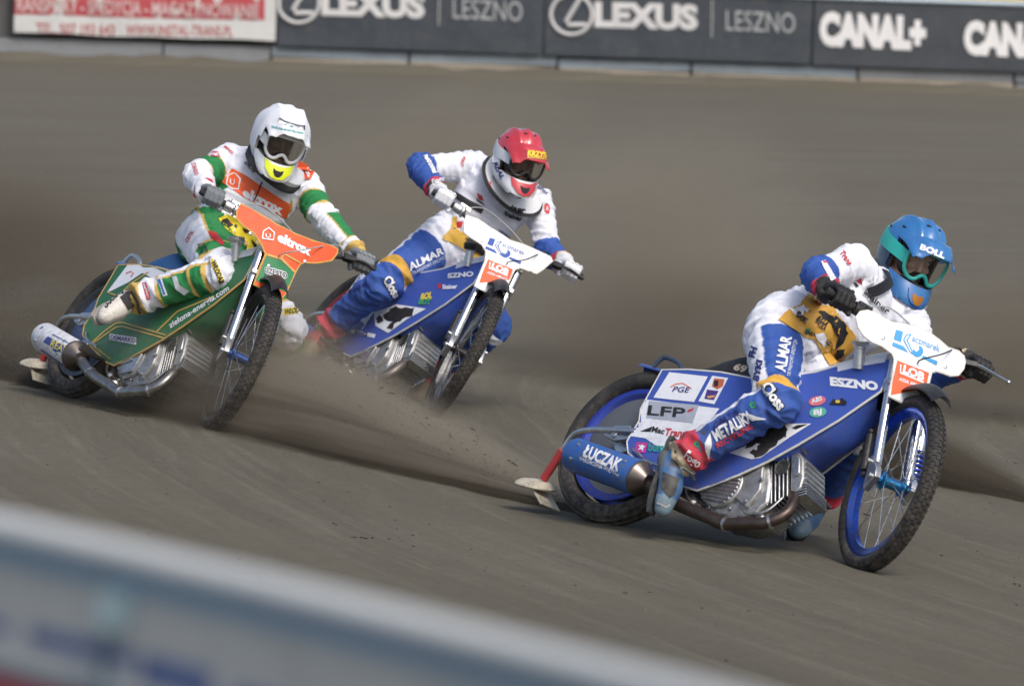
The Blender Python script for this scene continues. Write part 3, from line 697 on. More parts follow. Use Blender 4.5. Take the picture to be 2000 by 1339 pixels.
    m = MB(); m.tube(smoothpath([(.10, -.11, .30), (.16, -.14, .27), (.24, -.16, .235), (.33, -.15, .22)], 4), .007, 8); m.ball((.10, -.11, .30), .012, n=6); m.lathe([(.028, 0), (.026, .02)], (.25, -.165, .20), (.3, -.9, .2), 14); B(m, 'footrest_bracket', CHROME)
    m = MB(); m.tube([(.42, -.10, .17), (.44, -.19, .16), (.44, -.285, .155)], .011, 8); B(m, 'footrest', STEEL)
    # chain side
    m = MB(); m.prism([(.02, .28), (-.03, .335), (.02, .40), (.55, .30), (.66, .24), (.62, .15), (.5, .16)], lambda x, z, y: V(x, y, z), .125, .118); B(m, 'chain_guard', ALU, bevel=.003)
    P['root'] = bk; return P

# ---------------------------------------------------------------- riders: joints in the frame of their motorcycle
JO = {
'A': {'pel': (0.489, 0.01, 0.887), 'hipR': (0.534, -0.09, 0.864), 'hipL': (0.485, 0.122, 0.878), 'chest': (0.58, 0.275, 1.212), 'shR': (0.603, 0.097, 1.274), 'shL': (0.655, 0.447, 1.241), 'neck': (0.578, 0.289, 1.301), 'head': (0.603, 0.387, 1.460), 'elR': (0.666, -0.144, 1.108), 'wrR': (0.86, -0.272, 0.992), 'grR': (0.939, -0.272, 0.962), 'elL': (0.83, 0.50, 1.03), 'wrL': (1.062, 0.423, 1.066), 'grL': (1.139, 0.399, 1.04), 'knR': (0.789, -0.206, 0.538), 'anR': (0.503, -0.256, 0.231), 'toR': (0.485, -0.252, 0.031), 'knL': (0.808, 0.29, 0.649), 'anL': (0.526, 0.541, 0.466), 'toL': (0.583, 0.436, 0.306)},
'B': {'pel': (0.48, 0.055, 0.852), 'hipR': (0.551, -0.034, 0.86), 'hipL': (0.48, 0.166, 0.82), 'chest': (0.541, 0.113, 1.271), 'shR': (0.424, -0.037, 1.255), 'shL': (0.569, 0.294, 1.305), 'neck': (0.617, 0.066, 1.283), 'head': (0.732, -0.027, 1.402), 'elR': (0.575, -0.23, 1.082), 'wrR': (0.811, -0.287, 0.998), 'grR': (0.891, -0.28, 0.974), 'elL': (0.84, 0.306, 1.18), 'wrL': (1.059, 0.399, 1.086), 'grL': (1.13, 0.421, 1.047), 'knR': (0.946, -0.095, 0.698), 'anR': (0.637, -0.246, 0.452), 'toR': (0.68, -0.368, 0.302), 'knL': (0.8, 0.417, 0.675), 'anL': (0.527, 0.671, 0.483), 'toL': (0.641, 0.591, 0.339)},
'C': {'pel': (0.468, 0.037, 0.88), 'hipR': (0.529, -0.057, 0.884), 'hipL': (0.454, 0.143, 0.846), 'chest': (0.56, 0.057, 1.297), 'shR': (0.467, -0.106, 1.283), 'shL': (0.585, 0.24, 1.317), 'neck': (0.649, 0.045, 1.308), 'head': (0.781, -0.067, 1.386), 'elR': (0.491, -0.357, 1.119), 'wrR': (0.728, -0.314, 1.027), 'grR': (0.807, -0.301, 0.998), 'elL': (0.768, 0.356, 1.113), 'wrL': (1.017, 0.325, 1.061), 'grL': (1.095, 0.343, 1.036), 'knR': (0.627, -0.254, 0.513), 'anR': (0.317, -0.224, 0.233), 'toR': (0.412, -0.284, 0.067), 'knL': (0.803, 0.295, 0.644), 'anL': (0.492, 0.298, 0.362), 'toL': (0.608, 0.252, 0.206)}}
def fused(mb, voxel, smooth):
    """one continuous skin over overlapping limbs"""
    me = bpy.data.meshes.new('tmp'); me.from_pydata(mb.v, [], mb.f); me.update()
    bm = bmesh.new(); bm.from_mesh(me); bmesh.ops.recalc_face_normals(bm, faces=bm.faces); bm.to_mesh(me); bm.free()
    o = bpy.data.objects.new('tmp', me); COL.objects.link(o)
    md = o.modifiers.new('r', 'REMESH'); md.mode = 'VOXEL'; md.voxel_size = voxel
    ms = o.modifiers.new('s', 'SMOOTH'); ms.factor = .5; ms.iterations = smooth
    bpy.context.view_layer.update()
    out = bpy.data.meshes.new_from_object(o.evaluated_get(bpy.context.evaluated_depsgraph_get()))
    bpy.data.objects.remove(o); bpy.data.meshes.remove(me); return out
def perp(v, e): v = v - e * v.dot(e); return v.normalized()
HS = {'A': (1.0, 1.13), 'B': (.945, 1.04), 'C': (.96, 1.08)}; HO = {'A': (0, .0, .012), 'B': (0, 0, .0), 'C': (0, 0, .0)}
def headframe(k, yaw, pit, rol):
    yaw, pit, rol = R(yaw), R(pit), R(rol)
    f = V(math.sin(yaw) * math.cos(pit), -math.cos(yaw) * math.cos(pit), -math.sin(pit)); up = perp(V(0, 0, 1), f); s = up.cross(f)
    up = up * math.cos(rol) + s * math.sin(rol); left = up.cross(f)
    m3 = pose(k).to_3x3().inverted(); f, left, up = m3 @ f, m3 @ left, m3 @ up
    h_, z_ = HS[k]; m = Matrix((f * h_, left * h_, up * z_)).transposed().to_4x4(); m.translation = V(JO[k]['head']) + (m.to_3x3() @ V(*HO[k])); return m
WHITE_ = srgb(222, 225, 235); BLUE_ = (.027, .088, .36); GOLD_ = (.62, .35, .05); REDC_ = (.50, .025, .06); CREAM_ = (.60, .50, .33)
GREEN_ = (.012, .20, .055); GLINE_ = (.56, .38, .10); SKIN_ = (.70, .45, .35)
def rider(k, label, look, c):
    J = {n: V(p) for n, p in JO[k].items()}
    pr = empty('person', pose(k), label, 'person', 'racing riders')
    HM = headframe(k, *look); hx = lambda x, y, z: HM @ V(x, y, z); h3 = HM.to_3x3()
    lat = (J['shL'] - J['shR']).normalized(); e = (J['chest'] - J['pel']).normalized(); hl = (J['hipL'] - J['hipR']).normalized()
    m = MB(); rg = []
    for t, w, d, fo in ((-.26, .10, .085, .0), (-.18, .15, .12, 0), (-.06, .172, .138, -.005), (.10, .172, .140, 0), (.33, .160, .128, .005), (.60, .178, .132, .005), (.86, .192, .128, 0), (1.0, .178, .112, -.005), (1.10, .12, .09, 0), (1.17, .075, .07, 0)):
        L = hl.lerp(lat, sm(t)).normalized(); L = perp(L, e); fwd = L.cross(e); ce = J['pel'].lerp(J['chest'], t) + fwd * fo
        rg.append([ce + L * w * (abs(math.cos(a)) ** .85) * (1 if math.cos(a) > 0 else -1) + fwd * d * (abs(math.sin(a)) ** .9) * (1 if math.sin(a) > 0 else -1) for a in [2 * math.pi * j / 28 for j in range(28)]])
    m.rings(rg)
    for s in 'RL':
        a, b, w = J['sh' + s], J['el' + s], J['wr' + s]; inn = (J['chest'] - a).normalized()
        m.caps([a + inn * .06, a, a.lerp(b, .35), a.lerp(b, .7), b], [.082, .079, .070, .062, .058])
        m.caps([b, b.lerp(w, .3), b.lerp(w, .7), w], [.059, .060, .052, .042])
        a, b, w = J['hip' + s], J['kn' + s], J['an' + s]
        m.caps([a, a.lerp(b, .3), a.lerp(b, .7), b], [.120, .110, .093, .082])
        m.caps([b, b.lerp(w, .25), b.lerp(w, .6), b.lerp(w, .82), b.lerp(w, .95)], [.083, .079, .069, .066, .073])
        m.ball(b + perp(V(1, 0, .2), (w - b).normalized()) * .018, .074)
    m.caps([J['chest'] + e * .02, J['neck'], hx(-.02, 0, -.10)], [.075, .066, .062])
    m.ball(hx(0, 0, .012), (.098, .076, .108), h3 @ V(1, 0, 0), h3 @ V(0, 1, 0), h3 @ V(0, 0, 1))
    m.ball(hx(.035, 0, -.055), (.062, .055, .062)); m.ball(hx(.102, 0, -.02), (.014, .012, .016)); m.caps([hx(.093, 0, .02), hx(.104, 0, -.015)], [.009, .012])
    for s in (-1, 1): m.ball(hx(.082, s * .034, .036), (.014, .026, .010)); m.ball(hx(.076, s * .04, -.018), (.02, .02, .016))
    m.caps([hx(.094, -.018, -.052), hx(.096, .018, -.052)], [.008, .008])
    me = fused(m, .0062, 5)
    n = len(me.vertices); co = np.empty(n * 3); me.vertices.foreach_get('co', co); co = co.reshape(-1, 3)
    no = np.empty(n * 3); me.vertices.foreach_get('normal', no); no = no.reshape(-1, 3)
    segs = [('torso', 'pel', 'chest', .15, .15)]
    for s in 'RL': segs += [('ua' + s, 'sh' + s, 'el' + s, .083, .065), ('fa' + s, 'el' + s, 'wr' + s, .060, .042), ('th' + s, 'hip' + s, 'kn' + s, .122, .088), ('sh' + s, 'kn' + s, 'an' + s, .088, .06)]
    best = np.full(n, 1e9); seg = np.zeros(n, int); T = np.zeros(n); A = np.zeros(n)
    for i, (nm, a, b, ra, rb) in enumerate(segs):
        pa, pb = np.array(J[a]), np.array(J[b]); ev = pb - pa; Ln = np.linalg.norm(ev); ev /= Ln
        t = (co - pa) @ ev / Ln; tc = np.clip(t, 0, 1) if nm != 'torso' else np.clip(t, -.2, 1.1)
        d = np.linalg.norm(co - (pa + np.outer(tc * Ln, ev)), axis=1) - (ra + (rb - ra) * np.clip(tc, 0, 1))
        if nm == 'torso': d = d + .02
        sgn = -1 if nm.endswith('R') else 1
        out = np.array(perp(V(0, sgn, 0) if nm[:2] in ('th', 'sh') else lat * sgn, V(ev))); fr = np.array(perp(V(1, 0, .15), V(ev))); fr = fr - out * (fr @ out); fr /= np.linalg.norm(fr)
        q = co - pa; ang = np.degrees(np.arctan2(q @ fr, q @ out)); u = d < best
        best[u] = d[u]; seg[u] = i; T[u] = t[u]; A[u] = ang[u]
    hd = np.array(J['head']); hq = (co - np.array(HM.translation)) @ np.array(h3.inverted()).T; ishead = (np.linalg.norm(co - hd, axis=1) < .14) & (hq[:, 2] > -.118)
    # folds of the cloth
    nm_ = [s[0] for s in segs]; disp = np.zeros(n)
    for i in range(n):
        if ishead[i]: continue
        s = nm_[seg[i]]; t = T[i]; a = A[i]; p = co[i]
        if s == 'torso':
            w = .009 * math.exp(-((t - .15) / .25) ** 2) + .0055
            f = 1 - 2.4 * abs(noise.noise((t * 9 + a * .006, a * .010, 3.1 + seg[i]))) + .7 * noise.noise((p[0] * 20, p[1] * 20, p[2] * 20))
        else:
            end = min(abs(t), abs(1 - t)); w = .0095 * math.exp(-(end / .25) ** 2) + .0045
            f = (1 - 2.6 * abs(noise.noise((t * 6.5 + .010 * a, a * .007, seg[i] * 3.7)))) * .8 + .8 * noise.noise((t * 15 - .013 * a, a * .012, seg[i] * 1.3))
        disp[i] = w * f * 1.3
    co2 = co + no * disp[:, None]; me.vertices.foreach_set('co', co2.ravel())
    C = c['paint']({nm: (seg == i) for i, nm in enumerate(nm_)}, T, A, co2, J)
    C[ishead] = SKIN_
    lips = ishead & (np.abs(hq[:, 2] + .052) < .008) & (hq[:, 0] > .085); C[lips] = (.36, .14, .11)
    brow = ishead & (np.abs(hq[:, 2] - .042) < .006) & (np.abs(hq[:, 1]) < .05) & (np.abs(hq[:, 1]) > .014) & (hq[:, 0] > .06); C[brow] = (.06, .035, .02)
    ca = me.color_attributes.new('Col', 'FLOAT_COLOR', 'POINT'); ca.data.foreach_set('color', np.hstack([C, np.ones((n, 1))]).ravel())
    body = link('body', me, M((1, 1, 1), .72, 0, 0, .16, .75, 38, attr=True), pr, 180)
    P = {'body': body, 'root': pr}
    def B(mb, name, mat, par=None, smooth=50, bevel=0, head=False, fix=True):
        if head: mb.v = [tuple(HM @ V(v)) for v in mb.v]
        o = mb.build(name, mat, par or pr, smooth, bevel, fix=fix); P.setdefault(name, []).append(o); return o
    # eyes
    for s in (-1, 1):
        m = MB(); m.ball((.078, s * .034, .018), .0135, n=8); ey = B(m, 'eye', M((.75, .72, .68), .2, dirt=0), head=True)
        m = MB(); m.ball((.0865, s * .034, .018), .0065, n=6); B(m, 'iris', M((.03, .02, .015), .2, dirt=0), ey, head=True)
    # ---- hands in gloves
    cent = V(JO[k]['grR']).lerp(V(JO[k]['grL']), .5)
    for s in 'RL':
        w, g = J['wr' + s], J['gr' + s]; bd = (J['gr' + s] - cent).normalized(); fw = perp(g - w, bd); nn = bd.cross(fw); nn = nn if nn.z > 0 else -nn
        m = MB()
        for i in range(4):
            b = bd * (1.5 - i) * .0225; ln = (.9, 1, 1.03, .88)[i] if True else 1
            kn = g + b - fw * .012 + nn * .036; r = .0112
            pts = [kn, g + b + fw * .030 * ln + nn * .026, g + b + fw * .036 * ln - nn * .006, g + b + fw * .016 - nn * .032, g + b - fw * .008 - nn * .030]
            m.caps(pts, [r * 1.1, r * 1.05, r, r * .95, r * .85], 10)
            m.caps([w + bd * (1.5 - i) * .011, w.lerp(kn, .6) + bd * (1.5 - i) * .004, kn], [.026, .021, .0145], 10)
        m.caps([w - bd * .012, w.lerp(g, .5) - bd * .040 - nn * .012, g - bd * .050 - nn * .020 + fw * .006, g - bd * .046 - nn * .034 + fw * .026], [.022, .019, .0145, .012], 10)
        m.caps([w - (w - J['el' + s]).normalized() * .035, w], [.039, .033], 12)
        gm = fused(m, .0034, 2); gl = link('glove', gm, c['glove'], pr, 180); P.setdefault('glove', []).append(gl)
        m = MB(); a = w.lerp(J['el' + s], .16); b = w.lerp(J['el' + s], .03); m.tube([a, b], [.047, .041], 18); B(m, 'glove_cuff', c['cuff'], gl)
        for i in range(4):
            b = bd * (1.5 - i) * .0225; kn = g + b - fw * .004 + nn * .047; m = MB(); m.ball(kn, (.011, .008, .006), fw, bd, nn, 6); B(m, 'knuckle_guard', c['knuckle'], gl)
    # ---- boots
    for s in 'RL':
        a, kn, to = J['an' + s], J['kn' + s], J['to' + s]; up = (kn - a).normalized(); d = (to - a).normalized(); fd = perp(d, up) if abs(d.dot(up)) < .93 else d
        toe = (d * .85 + fd * .25).normalized(); heel = a - up * .055 - fd * .025; side = up.cross(toe).normalized(); dn = toe.cross(side).normalized(); dn = dn if dn.dot(up) < 0 else -dn
        m = MB(); m.caps([a + up * .13, a + up * .05, a, a - up * .03], [.066, .060, .058, .05])
        m.caps([heel, a - up * .035 + toe * .05, a + toe * .13 + dn * .012, a + toe * .21 + dn * .02], [.044, .052, .047, .036])
        for q in (-1, 1): m.caps([heel + side * q * .012, a + toe * .12 + side * q * .022 + dn * .02, a + toe * .195 + side * q * .016 + dn * .024], [.036, .034, .028])
        bm_ = fused(m, .0062, 5); nb = len(bm_.vertices); bc = np.empty(nb * 3); bm_.vertices.foreach_get('co', bc); bc = bc.reshape(-1, 3)
        q = bc - np.array(a); lon = q @ np.array(toe); ver = q @ np.array(dn); hi = q @ np.array(up); sd_ = q @ np.array(side)
        Cb = c['boot'](lon, ver, hi, sd_); ca = bm_.color_attributes.new('Col', 'FLOAT_COLOR', 'POINT'); ca.data.foreach_set('color', np.hstack([Cb, np.ones((nb, 1))]).ravel())
        bo = link('boot', bm_, M((1, 1, 1), .45, 0, 0, .4, .2, 150, attr=True), pr, 180); P.setdefault('boot', []).append(bo)
        m = MB(); rg = []
        for t, w_ in ((-.075, .022), (-.05, .036), (.02, .034), (.08, .036), (.14, .044), (.20, .040), (.24, .022)):
            o_ = a + toe * t + dn * (.064 + .004 * (t > 0)) - (up * .0 if t > 0 else dn * .0); rg.append([o_ + side * w_ - dn * .010, o_ + side * w_ + dn * .006, o_ - side * w_ + dn * .006, o_ - side * w_ - dn * .010])
        m.rings(rg); B(m, 'sole', c['sole'] if s == 'R' else STEEL, bo)
        m = MB(); q = a + toe * .06 + dn * .0; m.tube([q + side * .056 - dn * .04, q - toe * .0 - dn * .056, q - side * .056 - dn * .04], .010, 8, flat=.5); B(m, 'boot_strap', c['strap_b'], bo)
    # ---- helmet
    def shell_r(az, el, g=0.):
        dx, dy, dz = math.cos(el) * math.cos(az), math.cos(el) * math.sin(az), math.sin(el)
        a = .150 if dx < 0 else .140; r = (abs(dx / a) ** 2.2 + abs(dy / .121) ** 2.2 + abs(dz / (.142 if dz > 0 else .150)) ** 2.2) ** (-1 / 2.2)
        ch = math.exp(-(math.degrees(az) / 44) ** 2)
        r += .092 * ch * math.exp(-((math.degrees(el) + 38) / 15) ** 2)
        r += .008 * math.exp(-((math.degrees(az) / 26) ** 2)) * max(0, math.sin(el)) ** 2       # crown ridge
        r += .006 * math.exp(-((abs(math.degrees(az)) - 120) / 25) ** 2) * math.exp(-((math.degrees(el) - 25) / 18) ** 2)
        r += .007 * math.exp(-((abs(dy) - .40) / .075) ** 2) * max(0, dz) ** .5 - .004 * math.exp(-((abs(dy) - .20) / .09) ** 2) * max(0, dz) * (dx < .75)
        return (r + g) * V(dx, dy, dz)
    def grid(fn, keep, na=96, ne=60, el0=-70, el1=89):
        vs = [fn(2 * math.pi * i / na - math.pi, R(el0 + (el1 - el0) * j / ne)) for j in range(ne + 1) for i in range(na)]; fs = []
        for j in range(ne):
            for i in range(na):
                q = (j * na + i, j * na + (i + 1) % na, (j + 1) * na + (i + 1) % na, (j + 1) * na + i)
                ce = (vs[q[0]] + vs[q[2]]) / 2; az = 2 * math.pi * (i + .5) / na - math.pi
                if keep(ce, az): fs.append(q)
        top = len(vs); vs.append(fn(0, R(90))); fs += [(ne * na + i, ne * na + (i + 1) % na, top) for i in range(na)]
        used = sorted({i for q in fs for i in q}); mp = {u: i for i, u in enumerate(used)}
        return [vs[u] for u in used], [tuple(mp[i] for i in q) for q in fs]
    def solid(vs, fs, thick):
        bm = bmesh.new(); bv = [bm.verts.new(v) for v in vs]
        for q in fs: bm.faces.new([bv[i] for i in q])
        bm.normal_update(); nv = len(vs); ns = [v.normal.copy() for v in bv]; ed = [(e.link_loops[0].vert.index, e.link_loops[0].link_loop_next.vert.index) for e in bm.edges if e.is_boundary] if False else None
        bm.verts.index_update(); ed = []
        for e_ in bm.edges:
            if e_.is_boundary: l = e_.link_loops[0]; ed.append((l.vert.index, l.link_loop_next.vert.index))
        bm.free(); m = MB(); m.add(list(vs) + [v - n_ * thick for v, n_ in zip(vs, ns)], list(fs) + [tuple(i + nv for i in reversed(q)) for q in fs] + [(b, a, a + nv, b + nv) for a, b in ed]); return m
    port = lambda p, az: abs(az) < R(72) and (-.050 - .012 * math.cos(az)) < p.z < (.066 - .012 * (az / R(70)) ** 2) and p.x > .0
    vs, fs = grid(shell_r, lambda p, az: not port(p, az) and p.z > -.132 + .03 * (p.x < 0))
    hm = B(solid(vs, fs, .012), 'helmet', c['shell'], smooth=50, head=True)
    if c.get('two'):                          # lower half of the shell in a second colour
        bm = bmesh.new(); bm.from_mesh(hm.data); inv = HM.inverted(); hm.data.materials.append(c['two'])
        for q in bm.faces:
            p = inv @ q.calc_center_median(); q.material_index = 1 if c['twofn'](p) else 0
        bm.to_mesh(hm.data); bm.free()
    vs, fs = grid(lambda a, b: shell_r(a, b) * .915, lambda p, az: not (abs(az) < R(64) and -.06 < p.z < .058 and p.x > 0) and p.z > -.12)
    B(solid(vs, fs, .006), 'helmet_liner', DARK, hm, head=True)
    # peak
    m = MB(); nv, nu = 20, 8; A_, B_ = [], []
    for i in range(nu + 1):
        for j in range(nv + 1):
            v = 2 * j / nv - 1; u = i / nu
            b0 = shell_r(v * R(74), R(40 - 14 * v * v), .004); b1 = V(.216 - .034 * v * v, v * .106, c['peak'] - .036 * v * v)
            p = b0.lerp(b1, u) + V(0, 0, .022 * math.sin(u * math.pi) * (1 - .6 * v * v)) + V(0, 0, .007 * math.exp(-(abs(v) - .45) ** 2 / .02) * u - .010 * math.exp(-((abs(v) - .72) / .10) ** 2) * u)
            A_.append(p); B_.append(p - V(0, 0, .005))
    N = len(A_); fs = []
    for i in range(nu):
        for j in range(nv):
            q = (i * (nv + 1) + j, i * (nv + 1) + j + 1, (i + 1) * (nv + 1) + j + 1, (i + 1) * (nv + 1) + j); fs += [q, tuple(x + N for x in reversed(q))]
    bd_ = [(i * (nv + 1), (i + 1) * (nv + 1)) for i in range(nu)] + [((i + 1) * (nv + 1) + nv, i * (nv + 1) + nv) for i in range(nu)] + [(nu * (nv + 1) + j, nu * (nv + 1) + j + 1) for j in range(nv)] + [(j + 1, j) for j in range(nv)]
    m.add(A_ + B_, fs + [(a, b, b + N, a + N) for a, b in bd_]); P['peak_o'] = B(m, 'peak', c['peak_m'], hm, smooth=60, head=True)
    # vents on the crown and peak
    for az, el, w, h in ((22, 64, .013, .0045), (-22, 64, .013, .0045), (-80, 42, .013, .004), (80, 42, .013, .004), (-118, 28, .014, .005), (118, 28, .014, .005)):
        p = shell_r(R(az), R(el), .0015); n_ = p.normalized(); X = V(-math.sin(R(az)), math.cos(R(az)), 0); m = MB(); m.ball(p, (w, h, .003), X, n_.cross(X), n_, 6); B(m, 'vent', DARK, hm, head=True)
    # chin vent
    def onchin(poly, g, mat, name):
        vs2, fs2 = sheet2d(poly, .012); pts = []
        Tt = BVHTree.FromPolygons([HM.inverted() @ v.co for v in hm.data.vertices], [tuple(p.vertices) for p in hm.data.polygons])
        for y, z in vs2:
            h = Tt.ray_cast(V(.4, y, z), V(-1, 0, 0)); pts.append((h[0].x if h[0] else .15, y, z))
        mm = MB(); nn_ = len(pts); mm.add([V(x + g, y, z) for x, y, z in pts] + [V(x - .006, y, z) for x, y, z in pts], [])
        ed = {}
        for q in fs2:
            for i in range(len(q)): ed[(q[i], q[(i + 1) % len(q)])] = 1
        mm.f = [tuple(q) for q in fs2] + [tuple(i + nn_ for i in reversed(q)) for q in fs2] + [(a, b, b + nn_, a + nn_) for a, b in ed if (b, a) not in ed]
        return B(mm, name, mat, hm, head=True)
    onchin(c['chin_poly'], .008, c['chin'], 'chin_guard'); onchin([(y * c.get('hole', .36), -.102 + (z + .098) * c.get('hole', .36) * 1.3) for y, z in c['chin_poly']], .0095, DARK if not c.get('chin_hole') else c['chin_hole'], 'vent')
    # goggles
    def gx(y): return .150 - 2.9 * y * y
    loop = []
    ol = [(a * 1.08, b * 1.10) for a, b in [(-.086, .012), (-.082, .036), (-.06, .047), (0, .050), (.06, .047), (.082, .036), (.086, .012), (.080, -.022), (.058, -.044), (.032, -.046), (.014, -.030), (0, -.024), (-.014, -.030), (-.032, -.046), (-.058, -.044), (-.080, -.022)]]
    sp_ = smoothpath([(0, *q) for q in ol] + [(0, *ol[0])], 4)[:-1]
    m = MB(); m.tube([V(gx(p.y), p.y, p.z) for p in sp_], .0078, 8, False, True); gg = B(m, 'goggles', c['goggle'], hm, smooth=70, head=True)
    m = MB(); m.rings([[V(gx(p.y) - .001 - dx, p.y * k_, p.z * k_) for p in sp_] for dx, k_ in ((0, .97), (.03, 1.0), (.055, 1.10), (.057, 1.06), (.03, .95), (.004, .93))], False); B(m, 'goggle_foam', DARK, hm, smooth=70, head=True, fix=False)
    vs2, fs2 = sheet2d([(p.y, p.z) for p in sp_], .012); mm = MB(); mm.add([V(gx(y) + .001, y, z) for y, z in vs2], fs2)
    B(mm, 'lens', c['lens'], hm, smooth=180, head=True, fix=False)
    for s in (-1, 1):
        m = MB(); rg = []
        for i in range(17):
            az = R(54 + 126 * i / 16) * s; w = .021 + .004 * math.sin(i / 16 * math.pi); zc = .012 + .02 * i / 16
            ring = []
            for dz in (-w, -w * .5, 0, w * .5, w):
                el = math.asin(max(-1, min(1, (zc + dz) / .125))); p = shell_r(az, el, .0045); q = shell_r(az, el, .001)
                if i < 3: f = (3 - i) / 3; gp = V(gx(.084) , s * .086, zc * .4 + dz); p = p.lerp(gp, f); q = q.lerp(gp - V(.004, 0, 0), f)
                ring.append((p, q))
            rg.append([a for a, b in ring] + [b for a, b in reversed(ring)])
        m.rings(rg); P.setdefault('strap', []).append(B(m, 'goggle_strap', c['strap'], hm, head=True))
    P['HM'] = HM; P['shell_r'] = shell_r; P['grid'] = grid; P['solid'] = solid; P['B'] = B; P['J'] = J; P['lat'] = lat; P['e'] = e
    P['fwd'] = lat.cross(e).normalized(); return P
def collar(P, mat, name, r, w, h, a0=-180, a1=180, tilt=0., dz=0., par=None):
    """neck brace ring around the neck of a rider"""
    J, lat, e, fwd = P['J'], P['lat'], P['e'], P['fwd']; ax = (e + fwd * tilt).normalized(); f = perp(fwd, ax); L = ax.cross(f)
    ce = J['neck'] + ax * dz + f * .02; m = MB(); rg = []; n = 40; full = a1 - a0 >= 360
    for i in range(n if full else n + 1):
        a = R(a0 + (a1 - a0) * i / n); d = f * math.cos(a) + L * math.sin(a); k = 1 + .25 * max(0, math.cos(a)); lift = ax * (-.05 * max(0, math.cos(a)))
        q = ce + d * r * k + lift
        rg.append([q + d * w * .5 + ax * -h * .5, q + d * w * .62, q + d * w * .2 + ax * h * .5, q - d * w * .5 + ax * h * .42, q - d * w * .6, q - d * w * .3 - ax * h * .5])
    m.rings(rg, True, full); return P['B'](m, name, mat, par, smooth=60)
def shoulder_loop(P, side, mat, off=.55, r=.078, name='shoulder_strap'):
    J, lat, e, fwd = P['J'], P['lat'], P['e'], P['fwd']; s = J['sh' + side]; ce = s.lerp(J['chest'], off) + e * -.005; m = MB(); rg = []
    x = (s - J['chest']).normalized()
    for i in range(17):
        a = R(-20 + 220 * i / 16); d = fwd * math.cos(a) * 1.25 + e * math.sin(a) * 1.35; q = ce + d * r * 1.18; dn = d.normalized()
        rg.append([q + x * .026, q + x * .026 + dn * .008, q - x * .026 + dn * .008, q - x * .026])
    m.rings(rg); return P['B'](m, name, mat, smooth=60)

# ---------------------------------------------------------------- suits
def paint_blue(S, T, A, co, J, g0=.90, g1=1.0, gc=(.02, .02, .02)):
    n = len(T); C = np.tile(np.array(WHITE_), (n, 1))
    for s in 'RL':
        u = S['ua' + s]; C[u & (T > .80)] = BLUE_
        f = S['fa' + s]; C[f] = BLUE_; C[f & (T > .80)] = REDC_; C[f & (T > .96)] = CREAM_; C[f & (T > .985)] = gc
        h = S['th' + s]; C[h & (T > .20) & (A > 5) & (A < (110 if g0 > .8 else 150))] = BLUE_; C[h & (T > g1) & (A > -20)] = BLUE_; C[h & (T > g0) & (T < g1) & (A > -35) & (A < 150)] = GOLD_
        k = S['sh' + s]; C[k & (A > -22) & (A < 165)] = BLUE_; C[k & (T > .76)] = REDC_; C[k & (T > .968)] = CREAM_
    return C
def paint_green(S, T, A, co, J):
    n = len(T); C = np.tile(np.array(WHITE_), (n, 1)); g = np.array(GREEN_); l = np.array(GLINE_)
    t = S['torso']; C[t & (T < .26)] = g; C[t & (T > .235) & (T < .27)] = l
    u = S['uaR']; C[u & (T > .50) & (T < .88)] = l; C[u & (T > .54) & (T < .84)] = g
    f = S['faR']; C[f & (A < -60) & (A > -150)] = g; C[f & (np.abs(A + 60) < 9)] = l; C[f & (T > .86)] = REDC_; C[f & (T > .95)] = WHITE_
    u = S['uaL']; C[u & (T > .40) & (T < .80)] = l; C[u & (T > .44) & (T < .76)] = g
    f = S['faL']; C[f & (A > 15) & (A < 125)] = l; C[f & (A > 22) & (A < 117)] = g; C[f & (T > .80)] = WHITE_; C[f & (T > .80) & (T < .83)] = l; C[f & (T > .95)] = l
    for s in 'RL':
        h = S['th' + s]; C[h & (A > 42)] = l; C[h & (A > 48)] = g; C[h & (A < -120)] = g
        C[h & (T > .60) & (T < .80) & (A > -10)] = g; C[h & (np.abs(T - .60) < .02) & (A > -10)] = l; C[h & (np.abs(T - .80) < .02)] = l; C[h & (T > .82)] = WHITE_
        k = S['sh' + s]; C[k] = g; C[k & (T < .10)] = WHITE_; C[k & (np.abs(T - .12) < .025)] = l; C[k & (np.abs(T - .30) < .018)] = l
        C[k & (A < -5) & (A > -100)] = WHITE_; C[k & (np.abs(A + 5) < 6)] = l; C[k & (T > .70)] = WHITE_; C[k & (np.abs(T - .70) < .02)] = l; C[k & (T > .895)] = l
    return C
def boot_blue(lon, ver, hi, sd):
    C = np.tile(np.array((.035, .13, .30)), (len(lon), 1)); C[(np.abs(lon - .02) < .035) & (ver < .02)] = (.03, .035, .04); C[lon > .17] = (.16, .26, .34); C[ver > .048] = (.10, .12, .13); C[hi > .09] = (.03, .05, .09); return C
def boot_white(lon, ver, hi, sd):
    C = np.tile(np.array((.62, .60, .55)), (len(lon), 1)); C[(np.abs(lon - .035) < .03) & (ver < .01)] = (.02, .02, .022); C[ver > .05] = (.42, .40, .36); return C
def boot_red(lon, ver, hi, sd):
    C = np.tile(np.array((.34, .05, .05)), (len(lon), 1)); C[(np.abs(lon - .02) < .03) & (ver < .02)] = (.05, .04, .035); C[lon > .15] = (.26, .19, .09); C[ver > .048] = (.22, .20, .08); return C
